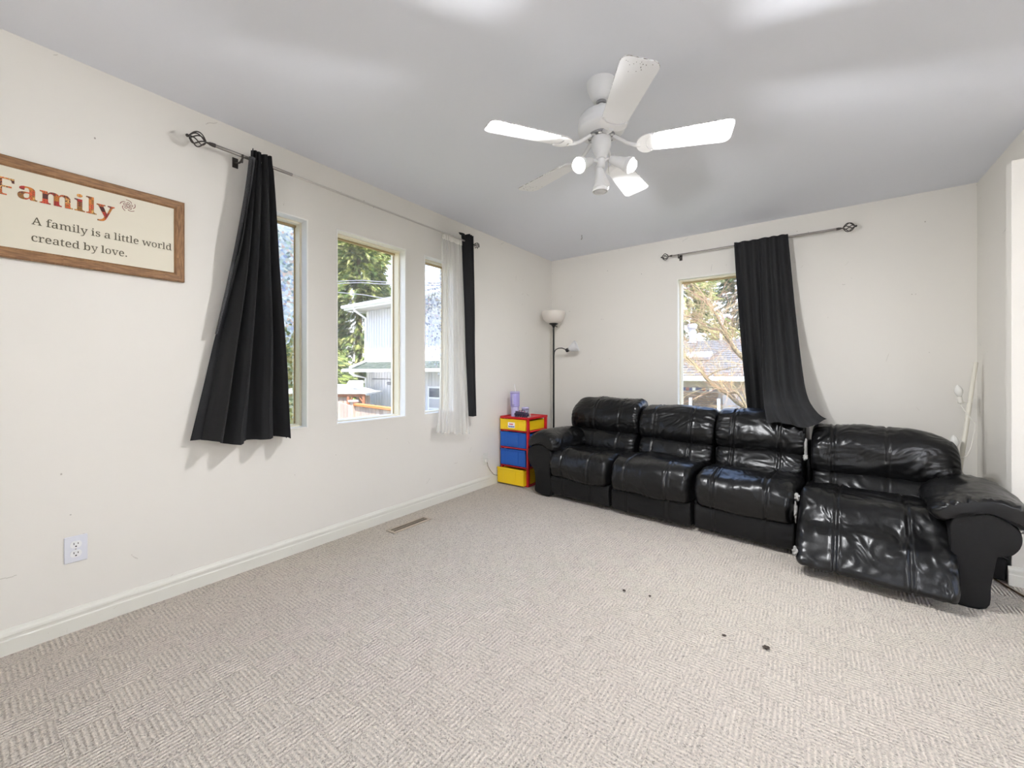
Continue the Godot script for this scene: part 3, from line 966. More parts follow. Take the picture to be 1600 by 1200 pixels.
		if side == 0:
			for q in [V(0.195, 0.02), V(0.19, 0.20), V(0.20, 0.30), V(0.205, 0.38), V(0.17, 0.435), V(0.09, 0.46), V(0.0, 0.44), V(-0.055, 0.40), V(-0.06, 0.33), V(-0.03, 0.26), V(0.015, 0.21), V(0.03, 0.10), V(0.03, 0.02)]: out.append(q)
		else:
			for q in [V(2.595, 0.008), V(2.588, 0.15), V(2.588, 0.30), V(2.588, 0.39), V(2.625, 0.445), V(2.69, 0.462), V(2.76, 0.445), V(2.805, 0.40), V(2.812, 0.335), V(2.785, 0.282), V(2.745, 0.265), V(2.735, 0.24), V(2.720, 0.12), V(2.705, 0.008)]: out.append(q)
		# the arm's body: its front outline carried back, with a rounded front edge
		var smooth := PackedVector2Array()
		var n := out.size()
		for k in n:
			for s in 4:
				smooth.append(out[k].cubic_interpolate(out[(k + 1) % n], out[(k + n - 1) % n], out[(k + 2) % n], s / 4.0))
		var c := Vector2.ZERO
		for q in smooth: c += q / smooth.size()
		var zs := [[-0.74, 1.0], [zf - 0.040, 1.0], [zf - 0.026, 0.99], [zf - 0.016, 0.965], [zf - 0.014, 0.93]]
		var p := PackedVector3Array()
		for zk in zs:
			for q in smooth:
				var r: Vector2 = c + (q - c) * zk[1]
				p.append(Vector3(r.x, r.y, zk[0]))
		var mb := MB.new()
		var b := mb.grid(p, smooth.size(), zs.size(), true)
		mb.fan(b, smooth.size(), true)
		mb.fan(b + smooth.size() * (zs.size() - 1), smooth.size(), false, false)
		mb.fix(0)
		obj("armrest", mb, M.vinyl, o)
	obj("side_frame", MB.new().span(Vector3(2.73, 0.01, -0.76), Vector3(2.845, 0.36, -0.335), 0.008), M.dark_cloth, o)
	obj("lever_strap", MB.new().tube([Vector3(2.735, 0.205, -0.20), Vector3(2.79, 0.165, -0.27), Vector3(2.842, 0.13, -0.32)], 0.006, 8), M.vinyl, o)
	# torn places where the white filling shows
	var torn := func(at: Vector3, s: Vector3, sd: float) -> MB:
		var mb := MB.new()
		var t0 := mb.t.size()
		mb.ball(at, s, 18, 14)
		for k in mb.v.size():
			var d := mb.v[k] - at
			mb.v[k] = at + d * (1.0 + 0.5 * n3(d.x * 60.0 + sd, d.y * 60.0, d.z * 60.0))
		return mb
	for q in [[Vector3(1.972, 0.585, -0.53), Vector3(0.010, 0.055, 0.012), 1.0], [Vector3(1.972, 0.515, -0.50), Vector3(0.014, 0.018, 0.012), 2.0], [Vector3(1.972, 0.355, -0.01), Vector3(0.013, 0.02, 0.022), 3.0], [Vector3(1.969, 0.275, 0.02), Vector3(0.008, 0.05, 0.012), 4.0], [Vector3(2.845, 0.405, 0.10), Vector3(0.045, 0.020, 0.02), 5.0], [Vector3(1.988, 0.115, 0.235), Vector3(0.012, 0.025, 0.016), 6.0], [Vector3(2.585, 0.085, 0.235), Vector3(0.022, 0.018, 0.016), 7.0]]:
		var tp := obj("torn_filling", torn.call(q[0], q[1], q[2]), M.batting, o)
		tag(tp, "white filling showing through torn leather", "")

# ---------------------------------------------------------------- ceiling fan
func build_fan() -> void:
	var at := Vector3(1.757, 2.44, 2.50)
	var o := thing("ceiling_fan", "white five-blade ceiling fan with glowing spot lamps below", "ceiling fan", at)
	obj("canopy", MB.new().lathe([V(0.0, 0.0), V(0.066, 0.0), V(0.066, 0.0), V(0.066, -0.012), V(0.062, -0.030), V(0.050, -0.062), V(0.038, -0.082), V(0.026, -0.088), V(0.0, -0.088)], 36), M.white_metal, o)
	obj("canopy_collar", MB.new().lathe([V(0.0, -0.086), V(0.024, -0.086), V(0.022, -0.097), V(0.013, -0.098), V(0.0, -0.098)], 24), M.grey_metal, o)
	obj("down_rod", MB.new().tube([Vector3(0, -0.09, 0), Vector3(0, -0.15, 0)], 0.0125, 16), M.white_metal, o)
	obj("motor_housing", MB.new().lathe([V(0.0, -0.138), V(0.03, -0.138), V(0.06, -0.142), V(0.090, -0.152), V(0.104, -0.172), V(0.107, -0.195), V(0.107, -0.195), V(0.107, -0.218), V(0.104, -0.226), V(0.090, -0.238), V(0.064, -0.246), V(0.064, -0.246), V(0.0, -0.246)], 44), M.white_metal, o)
	var ring := obj("flywheel", MB.new().lathe([V(0.0, -0.244), V(0.062, -0.244), V(0.062, -0.244), V(0.060, -0.254), V(0.060, -0.254), V(0.0, -0.254)], 32), M.grey_metal, o)
	for k in 10:
		var a := TAU * k / 10.0
		obj("rim_tab", MB.new().lathe([V(0.0, -0.2575), V(0.009, -0.2575), V(0.010, -0.2545), V(0.0, -0.2535)], 10, Transform3D(Basis(), Vector3(0.050 * cos(a), 0, 0.050 * sin(a)))), M.white_metal, ring)
	obj("switch_housing", MB.new().lathe([V(0.0, -0.254), V(0.044, -0.254), V(0.046, -0.262), V(0.044, -0.295), V(0.038, -0.312), V(0.026, -0.338), V(0.024, -0.352), V(0.0, -0.352)], 30), M.white_metal, o)
	for k in 5:
		var ang := deg_to_rad(-20.0 + 72.0 * k)
		var pitch := deg_to_rad(-11.0)
		var bas := Basis(Vector3.UP, -ang) * Basis(Vector3.RIGHT, pitch)
		var xf := Transform3D(bas, Vector3(0, -0.305, 0))
		var flat := Transform3D(Basis(Vector3.UP, -ang), Vector3(0, -0.305, 0))
		var outl := PackedVector2Array()
		var r0 := 0.165
		var r1 := 0.548
		for s in 9:                                            # rounded root
			var a := PI * 0.5 + PI * s / 8.0
			outl.append(V(r0 + 0.045 + 0.045 * cos(a), 0.052 * sin(a)))
		for s in 7:
			var a := -PI * 0.5 + PI * 0.5 * s / 6.0
			outl.append(V(r1 - 0.030 + 0.030 * cos(a), -0.038 + 0.030 * sin(a)))
		for s in 7:
			var a := PI * 0.5 * s / 6.0
			outl.append(V(r1 - 0.030 + 0.030 * cos(a), 0.038 + 0.030 * sin(a)))
		var bl := obj("blade", MB.new().prism(outl, -0.0025, 0.0025, xf), M.blade, o)
		var rim := MB.new()
		var fat := PackedVector2Array()
		for q in outl: fat.append(V(0.36, 0) + (q - V(0.36, 0)) * V(1.0022, 1.009))
		rim.prism(fat, -0.0015, 0.0016, xf)
		obj("edge_band", rim, M.blade_edge, bl)
		rng.seed = 90 + k
		var chips := MB.new()
		for q in 16:
			var cx := r1 - 0.012 - absf(rng.randfn(0.0, 0.028))
			var cz := rng.randf_range(-0.055, 0.055)
			chips.box(xf * Vector3(cx, -0.0027, cz), Vector3(rng.randf_range(0.001, 0.004), 0.0006, rng.randf_range(0.001, 0.003)), 0.0, bas)
		var cp := obj("paint_chips", chips, M.chip, bl)
		cp.set_meta("kind", "stuff")
		# blade iron: an arm from the motor that widens into a cupped plate
		var ir := MB.new()
		ir.tube([flat * Vector3(0.055, 0.052, 0), flat * Vector3(0.080, 0.035, 0), flat * Vector3(0.115, 0.010, 0), flat * Vector3(0.150, -0.004, 0), flat * Vector3(0.172, -0.006, 0)], [0.010, 0.009, 0.008, 0.009, 0.011], 8)
		var cup := PackedVector2Array()
		for s in 13:
			var a := PI * 0.5 + PI * s / 12.0
			cup.append(V(r0 + 0.040 + 0.050 * cos(a), 0.058 * sin(a)))
		cup.append(V(r0 + 0.060, -0.054))
		for s in 9:
			var a := -PI * 0.5 - PI * s / 8.0
			cup.append(V(r0 + 0.062 + 0.030 * cos(a), 0.044 * sin(a)))
		cup.append(V(r0 + 0.060, 0.054))
		ir.prism(cup, -0.0075, -0.0027, xf)
		for s in [-1, 1]: ir.ball(xf * Vector3(r0 + 0.055, -0.007, 0.047 * s), Vector3(0.004, 0.003, 0.004), 8, 6)
		obj("blade_iron", ir, M.white_metal, o)
	# lamp heads; R points to the right of the photograph, B towards the viewer
	var R := Vector3(0.806, 0, -0.592)
	var B := Vector3(0.592, 0, 0.806)
	obj("light_kit_stem", MB.new().lathe([V(0.0, -0.350), V(0.020, -0.350), V(0.018, -0.362), V(0.018, -0.385), V(0.012, -0.392), V(0.0, -0.392)], 20), M.white_metal, o)
	var head := [V(0.0, 0.012), V(0.014, 0.012), V(0.019, 0.0), V(0.021, -0.02), V(0.026, -0.06), V(0.033, -0.075), V(0.034, -0.080), V(0.034, -0.080), V(0.031, -0.082), V(0.034, -0.086), V(0.035, -0.096), V(0.035, -0.096), V(0.031, -0.096), V(0.028, -0.085), V(0.0, -0.080)]
	var dirs := [[(-R * 0.64 - Vector3.UP * 0.50 + B * 0.60).normalized(), -R * 0.052 + Vector3(0, -0.362, 0)], [(R * 0.74 - Vector3.UP * 0.48 + B * 0.42).normalized(), R * 0.052 + Vector3(0, -0.355, 0)], [(-Vector3.UP).normalized(), Vector3(-0.004, -0.408, 0.004)], [(-B * 0.64 - Vector3.UP * 0.64 + R * 0.34).normalized(), -B * 0.055 + Vector3(0, -0.362, 0)]]  # last head is unseen behind the stem, placed to light the back wall
	for k in 4:
		var d: Vector3 = dirs[k][0]
		var p: Vector3 = dirs[k][1]
		var up := -d
		var sx := up.cross(Vector3(0.3, 0.2, 1.0)).normalized()
		var xf := Transform3D(Basis(sx, up, sx.cross(up)), p)
		var hd := obj("lamp_head", MB.new().lathe(head, 30, xf), M.white_metal, o)
		obj("lamp_arm", MB.new().tube([Vector3(0, -0.375, 0), p * Vector3(0.5, 1, 0.5) + Vector3(0, 0.004, 0), p - d * 0.008], 0.008, 10), M.white_metal, o)
		if k != 2:
			obj("bulb", MB.new().lathe([V(0.0, -0.070), V(0.024, -0.078), V(0.0295, -0.090), V(0.0295, -0.100), V(0.025, -0.112), V(0.014, -0.119), V(0.0, -0.121)], 24, xf), M.bulb, hd)
			var l := SpotLight3D.new()                    # a reflector bulb throws its light forward
			l.name = "bulb_light"
			l.light_color = Color(0.985, 0.99, 1.0)
			l.light_energy = 1.1
			l.light_size = 0.028
			l.spot_range = 14.0
			l.spot_attenuation = 2.0
			l.spot_angle = 80.0
			l.spot_angle_attenuation = 1.0
			l.shadow_enabled = true
			l.transform = Transform3D(Basis.looking_at(d, Vector3.UP), p + d * 0.104)
			o.add_child(l, true)
		else:
			obj("bulb", MB.new().lathe([V(0.0, -0.080), V(0.028, -0.084), V(0.029, -0.090), V(0.024, -0.097), V(0.0, -0.100)], 24, xf), M.bulb_off, hd)
	obj("pull_chain", MB.new().tube([Vector3(0.02, -0.345, -0.03), Vector3(0.022, -0.41, -0.034)], 0.0012, 6), M.brass, o)

# ---------------------------------------------------------------- floor lamp
func build_lamp() -> void:
	var at := Vector3(0.199, 0, 0.286)
	var o := thing("floor_lamp", "slim black torchiere floor lamp with side reading light in corner", "floor lamp", at)
	obj("base", MB.new().lathe([V(0.0, 0.0), V(0.130, 0.0), V(0.130, 0.0), V(0.130, 0.012), V(0.122, 0.022), V(0.04, 0.034), V(0.014, 0.05), V(0.0, 0.05)], 36), M.lamp_black, o)
	obj("pole", MB.new().tube([Vector3(0, 0.045, 0), Vector3(0, 1.62, 0)], 0.0105, 14), M.lamp_black, o)
	obj("bowl_holder", MB.new().lathe([V(0.0, 1.600), V(0.011, 1.600), V(0.014, 1.612), V(0.026, 1.628), V(0.050, 1.642), V(0.052, 1.650), V(0.0, 1.650)], 28), M.lamp_black, o)
	obj("switch", MB.new().tube([Vector3(0.02, 1.618, 0.0), Vector3(0.042, 1.606, -0.012)], 0.005, 8), M.lamp_black, o)
	var bowl := obj("bowl_shade", MB.new().lathe([V(0.012, 1.646), V(0.050, 1.648), V(0.092, 1.668), V(0.118, 1.700), V(0.131, 1.740), V(0.134, 1.778), V(0.131, 1.779), V(0.127, 1.741), V(0.114, 1.703), V(0.089, 1.673), V(0.050, 1.653), V(0.012, 1.650)], 44), M.opal, o)
	tag(bowl, "frosted white glass bowl", "")
	var R := Vector3(0.806, 0, -0.592)
	var Q := func(a: float, y: float) -> Vector3: return R * a + Vector3(0, y, 0)
	var arm := []
	for q in [V(0.006, 1.290), V(0.008, 1.325), V(0.022, 1.353), V(0.055, 1.370), V(0.095, 1.372), V(0.130, 1.358), V(0.150, 1.345)]: arm.append(Q.call(q.x, q.y))
	obj("side_arm", MB.new().tube(arm, 0.0055, 10), M.lamp_black, o)
	var d: Vector3 = (Q.call(0.30, 0.13) + Vector3(0.05, 0, 0.10)).normalized()
	var p: Vector3 = Q.call(0.148, 1.346)
	var sx := d.cross(Vector3.UP).normalized()
	var xf := Transform3D(Basis(sx, d, sx.cross(d)), p)
	obj("socket", MB.new().lathe([V(0.0, -0.012), V(0.018, -0.012), V(0.022, 0.0), V(0.022, 0.020), V(0.0, 0.020)], 20, xf), M.lamp_black, o)
	obj("socket_ring", MB.new().lathe([V(0.0, 0.020), V(0.022, 0.020), V(0.023, 0.030), V(0.0, 0.032)], 20, xf), M.chrome, o)
	tag(obj("reading_shade", MB.new().lathe([V(0.020, 0.028), V(0.034, 0.045), V(0.052, 0.085), V(0.064, 0.125), V(0.0615, 0.125), V(0.049, 0.087), V(0.031, 0.048), V(0.018, 0.031)], 32, xf), M.frost, o), "frosted cone shade", "")

func build_unseen_uplighter() -> void:          # unseen lamp in place of bounced flash; its light comes back from the ceiling
	var o := thing("unseen_uplighter", "unseen uplighter behind the viewer standing in for flash bounced off the ceiling", "floor lamp", Vector3(4.4, 0, 4.5))
	obj("base", MB.new().lathe([V(0.0, 0.0), V(0.14, 0.0), V(0.14, 0.0), V(0.14, 0.012), V(0.05, 0.03), V(0.014, 0.05), V(0.0, 0.05)], 32), M.lamp_black, o)
	obj("pole", MB.new().tube([Vector3(0, 0.045, 0), Vector3(0, 1.66, 0)], 0.012, 12), M.lamp_black, o)
	obj("bowl_shade", MB.new().lathe([V(0.0, 1.655), V(0.05, 1.658), V(0.11, 1.69), V(0.15, 1.75), V(0.16, 1.80), V(0.157, 1.80), V(0.147, 1.752), V(0.107, 1.695), V(0.05, 1.664), V(0.0, 1.661)], 40), M.white_metal, o)
	obj("bulb", MB.new().lathe([V(0.0, 1.67), V(0.05, 1.68), V(0.07, 1.72), V(0.07, 1.74), V(0.04, 1.765), V(0.0, 1.77)], 24), M.bulb, o)
	var l := SpotLight3D.new()
	l.name = "bulb_light"
	l.light_color = Color(0.985, 0.99, 1.0)
	l.light_energy = 10.0
	l.light_size = 0.06
	l.spot_range = 14.0
	l.spot_attenuation = 2.0
	l.spot_angle = 62.0
	l.spot_angle_attenuation = 0.8
	l.shadow_enabled = true
	l.transform = Transform3D(Basis.looking_at(Vector3.UP, Vector3.BACK), Vector3(0, 1.775, 0))
	o.add_child(l, true)

# ---------------------------------------------------------------- drawers and what stands on them
func build_drawers() -> void:
	var at := Vector3(0.022, 0, 1.03)
	var o := thing("drawer_cart", "red plastic storage tower with two yellow and two blue drawers", "drawer tower", at)
	var w := 0.335
	var d := 0.35
	var h := 0.665
	var f := MB.new()
	for x in [0.0, w - 0.022]:
		for z in [-d, -0.03]:
			f.span(Vector3(x, 0.0, z), Vector3(x + 0.022, h - 0.02, z + 0.03), 0.003)
	var lev := [0.0, 0.172, 0.352, 0.520]
	for y in lev:
		f.span(Vector3(0.0, y, -d), Vector3(w, y + 0.012, 0.0), 0.002)
	obj("frame", f, M.red, o)
	var top := MB.new()
	top.span(Vector3(-0.003, h - 0.022, -d - 0.003), Vector3(w + 0.003, h - 0.008, 0.004), 0.004)
	for b in [[-0.003, -d - 0.003, w + 0.003, -d + 0.012], [-0.003, -0.012, w + 0.003, 0.004], [-0.003, -d, 0.012, 0.0], [w - 0.012, -d, w + 0.003, 0.0]]:
		top.span(Vector3(b[0], h - 0.010, b[1]), Vector3(b[2], h, b[3]), 0.003)
	obj("top_tray", top, M.red, o)
	var ys := [[0.012, 0.166], [0.186, 0.346], [0.366, 0.514], [0.534, 0.640]]
	for k in 4:
		var y0: float = ys[k][0] + 0.002
		var y1: float = ys[k][1]
		var pull := 0.045 if k == 0 else (0.006 if k != 3 else 0.010)
		var mt: Material = M.blue if k in [1, 2] else M.yellow
		var b := MB.new()
		var xa := 0.004 if k != 0 else -0.004
		var xb := w - 0.026
		b.span(Vector3(xa, y0, pull - 0.006), Vector3(xb, y1, pull), 0.003)                     # front
		b.span(Vector3(xa - 0.002, y1 - 0.014, pull - 0.010), Vector3(xb + 0.002, y1, pull + 0.007), 0.003)   # lip
		b.span(Vector3(0.026, y0, -d + 0.02), Vector3(0.030, y1 - 0.012, pull - 0.006))
		b.span(Vector3(w - 0.030, y0, -d + 0.02), Vector3(w - 0.026, y1 - 0.012, pull - 0.006))
		b.span(Vector3(0.030, y0, -d + 0.02), Vector3(w - 0.030, y1 - 0.012, -d + 0.024))
		b.span(Vector3(0.030, y0, -d + 0.024), Vector3(w - 0.030, y0 + 0.004, pull - 0.006))
		var dr := obj("drawer", b, mt, o)
		tag(dr, "yellow drawer" if k in [0, 3] else "blue drawer", "")
		obj("finger_panel", MB.new().span(Vector3(xa + 0.075, y0 + 0.004, pull - 0.001), Vector3(xb - 0.085, y1 - 0.014, pull + 0.003), 0.002), mt, dr)
		if k == 3:
			var st := obj("sticker", MB.new().span(Vector3(xa + 0.100, y0 + 0.020, pull + 0.003), Vector3(xb - 0.122, y0 + 0.074, pull + 0.0042)), M.white, dr)
			var red := MB.new()
			var blu := MB.new()
			for q in 4: red.span(Vector3(xa + 0.118 + q * 0.012, y0 + 0.050, pull + 0.0042), Vector3(xa + 0.127 + q * 0.012, y0 + 0.063, pull + 0.0048))
			for q in 6: blu.span(Vector3(xa + 0.106 + q * 0.0125, y0 + 0.027, pull + 0.0042), Vector3(xa + 0.1155 + q * 0.0125, y0 + 0.040, pull + 0.0048))
			obj("print", red, M.red, dr)
			obj("print", blu, M.blue, dr)
	# tumbler
	var ty := h - 0.008
	var t := thing("tumbler", "lilac insulated tumbler with side handle and straw on drawer tower", "tumbler", Vector3(0.140, ty, 0.945))
	obj("lower_cup", MB.new().lathe([V(0.0, 0.0), V(0.038, 0.0), V(0.038, 0.0), V(0.041, 0.10), V(0.041, 0.10), V(0.0, 0.10)], 30), M.lilac_pale, t)
	obj("cup_body", MB.new().lathe([V(0.0, 0.10), V(0.043, 0.10), V(0.046, 0.106), V(0.048, 0.235), V(0.048, 0.235), V(0.0, 0.235)], 30), M.lilac, t)
	obj("lid", MB.new().lathe([V(0.0, 0.235), V(0.049, 0.235), V(0.049, 0.246), V(0.046, 0.252), V(0.0, 0.252)], 30), M.lilac_pale, t)
	var hd := []
	var hv := Vector3(0.35, 0, 0.94)
	for q in [V(0.044, 0.215), V(0.066, 0.218), V(0.080, 0.208), V(0.081, 0.17), V(0.078, 0.135), V(0.066, 0.122), V(0.044, 0.122)]: hd.append(hv * q.x + Vector3(0, q.y, 0))
	obj("handle", MB.new().tube(hd, 0.007, 10), M.lilac_pale, t)
	obj("straw", MB.new().tube([Vector3(0.008, 0.25, 0.0), Vector3(-0.004, 0.325, 0.004)], 0.004, 10), M.white, t)
	var j := thing("candle_jar", "small grey lilac jar with lid beside the tumbler", "jar", Vector3(0.225, ty, 0.885))
	obj("jar_body", MB.new().lathe([V(0.0, 0.0), V(0.036, 0.0), V(0.036, 0.0), V(0.037, 0.07), V(0.035, 0.076), V(0.0, 0.076)], 28), M.grey_lilac, j)
	obj("lid", MB.new().lathe([V(0.0, 0.076), V(0.037, 0.076), V(0.038, 0.088), V(0.034, 0.094), V(0.030, 0.092), V(0.0, 0.092)], 28), M.lilac_pale, j)
	# dark plum hair clip with a row of pink beads
	var c := thing("hair_clip", "dark plum hair claw clip with row of pink beads on drawer tower", "hair clip", Vector3(0.262, ty, 0.995), 0.1)
	var mb := MB.new()
	var pts := []
	var rad := []
	for q in 15:
		var s := q / 14.0
		pts.append(Vector3(lerpf(-0.075, 0.070, s), 0.030 + 0.016 * sin(PI * s), 0.004 * sin(9.0 * s)))
		rad.append(0.012 + 0.016 * sin(PI * clampf(s * 0.92 + 0.06, 0, 1)) + 0.003 * sin(s * 40.0))
	mb.tube(pts, rad, 14)
	for q in 6:
		var x := -0.060 + 0.024 * q
		for s in [-1, 1]:
			mb.tube([Vector3(x, 0.030, 0.014 * s), Vector3(x + 0.004, 0.018, 0.030 * s), Vector3(x + 0.006, 0.004, 0.026 * s)], [0.008, 0.006, 0.003], 8)
	mb.tube([Vector3(-0.062, 0.045, 0.0), Vector3(-0.070, 0.064, 0.0)], [0.010, 0.006], 8)
	obj("claw_body", mb, M.plum, c)
	for q in 6:
		var s := q / 5.0
		obj("bead", MB.new().ball(Vector3(-0.030 + 0.082 * s, 0.066 - 0.010 * absf(s - 0.3), 0.014), Vector3(0.0055, 0.0055, 0.0055), 10, 8), M.pink if q % 2 == 0 else M.white, c)
	var cb := thing("charging_cable", "short white cable bunched at right end of drawer tower top", "cable", Vector3(0.315, ty + 0.0, 0.955))
	var cp := []
	for q in 26:
		var a := q * 0.75
		cp.append(Vector3(0.014 * cos(a), 0.004 + 0.0014 * q, 0.024 * sin(a)))
	obj("cable_loop", MB.new().tube(cp, 0.003, 8), M.cord_white, cb)
	obj("plug", MB.new().box(Vector3(-0.012, 0.012, 0.02), Vector3(0.016, 0.014, 0.026), 0.003), M.white, cb)

# ---------------------------------------------------------------- wall picture
func text(s: String, weight: int, size: int, m: Material, parent: Node, called: String, z0: float, z1: float, base: float, hgt: float) -> void:
	var f := SystemFont.new()
	f.font_names = PackedStringArray(["Droid Serif"])
	f.font_weight = weight
	var tm := TextMesh.new()
	tm.text = s
	tm.font = f
	tm.font_size = size
	tm.pixel_size = 0.001
	tm.depth = 0.0008 / 0.4
	tm.curve_step = 1.0
	tm.horizontal_alignment = HORIZONTAL_ALIGNMENT_LEFT
	tm.vertical_alignment = VERTICAL_ALIGNMENT_BOTTOM
	var bb := tm.get_aabb()
	var o := obj(called, tm, m, parent)
	var sx := (z0 - z1) / bb.size.x
	var ref := TextMesh.new()                                   # height of a capital, to find the baseline and scale
	ref.text = "F"; ref.font = f; ref.font_size = size; ref.pixel_size = 0.001; ref.vertical_alignment = VERTICAL_ALIGNMENT_BOTTOM
	var rb := ref.get_aabb()
	var sy := hgt / rb.size.y
	o.scale = Vector3(sx, sy, 1.0)
	o.rotation.y = PI / 2
	o.position = Vector3(0.0145, base - rb.position.y * sy, z0 + bb.position.x * sx) - (parent as Node3D).position

func build_picture() -> void:
	var zr := 3.590
	var zl := 4.66
	var y0 := 1.551
	var y1 := 1.947
	var o := thing("wall_picture", "wood-framed cream picture printed with the word Family on the wall", "picture", Vector3(0, y0, 4.125))
	var off := Vector3(0, y0, 4.125)
	var fw := 0.041
	# mitred frame bars with a raised outer edge
	var bar := func(a: Vector3, b: Vector3, inw: Vector3) -> MB:
		var mb := MB.new()
		var L := (b - a).normalized()
		var sec := [V(0, 0.001), V(0, 0.020), V(0.004, 0.024), V(fw - 0.008, 0.021), V(fw, 0.016), V(fw, 0.001)]
		var mid := (a + b) * 0.5 + inw * fw * 0.5 + Vector3(0.011, 0, 0)
		for k in sec.size():
			var p: Vector2 = sec[k]
			var q: Vector2 = sec[(k + 1) % sec.size()]
			mb.face([a + inw * p.x + L * p.x + Vector3(p.y, 0, 0), b + inw * p.x - L * p.x + Vector3(p.y, 0, 0), b + inw * q.x - L * q.x + Vector3(q.y, 0, 0), a + inw * q.x + L * q.x + Vector3(q.y, 0, 0)], mid)
		for e in [[a, 1.0], [b, -1.0]]:
			var pts := []
			for p in sec: pts.append(e[0] + inw * p.x + L * p.x * e[1] + Vector3(p.y, 0, 0))
			mb.face(pts, mid)
		return mb
	var A := Vector3(0, y0, zl) - off
	var B := Vector3(0, y0, zr) - off
	var C := Vector3(0, y1, zr) - off
	var D := Vector3(0, y1, zl) - off
	obj("frame_bar", bar.call(A, B, Vector3.UP), M.frame_wood, o)
	obj("frame_bar", bar.call(D, C, Vector3.DOWN), M.frame_wood, o)
	obj("frame_bar", bar.call(B, C, Vector3.BACK), M.frame_wood_up, o)
	obj("frame_bar", bar.call(A, D, Vector3.FORWARD), M.frame_wood_up, o)
	obj("print_board", MB.new().span(Vector3(0.004, y0 + fw - 0.004, zr + fw - 0.004) - off, Vector3(0.014, y1 - fw + 0.004, zl - fw + 0.004) - off), M.paper, o)
	text("Family", 700, 96, M.patch, o, "large_lettering", 4.185, 3.843, 1.793, 0.068)
	text("A family is a little world", 400, 96, M.ink, o, "lettering", 4.086, 3.640, 1.699, 0.030)
	text("created by love.", 400, 96, M.ink, o, "lettering", 4.086, 3.802, 1.631, 0.030)
	# small curled flower
	var fl := MB.new()
	var fc := Vector3(0.0148, 1.866, 3.798) - off
	for k in 5:
		var a := TAU * k / 5.0 + 0.3
		var pts := []
		for q in 13:
			var s := TAU * q / 12.0
			var rr := 0.004 + 0.0125 * (0.5 - 0.5 * cos(s))
			var th := a + 0.36 * sin(s)
			pts.append(fc + Vector3(0, rr * sin(th), -rr * cos(th)))
		fl.tube(pts, 0.0010, 5)
		var cu := []
		for q in 10:
			var s := q / 9.0
			var rr := 0.017 + 0.010 * s
			var th := a + 0.63 + 0.9 * s * s
			cu.append(fc + Vector3(0, rr * sin(th), -rr * cos(th)))
		fl.tube(cu, 0.0012, 5)
	obj("flower_print", fl, M.flower_ink, o)

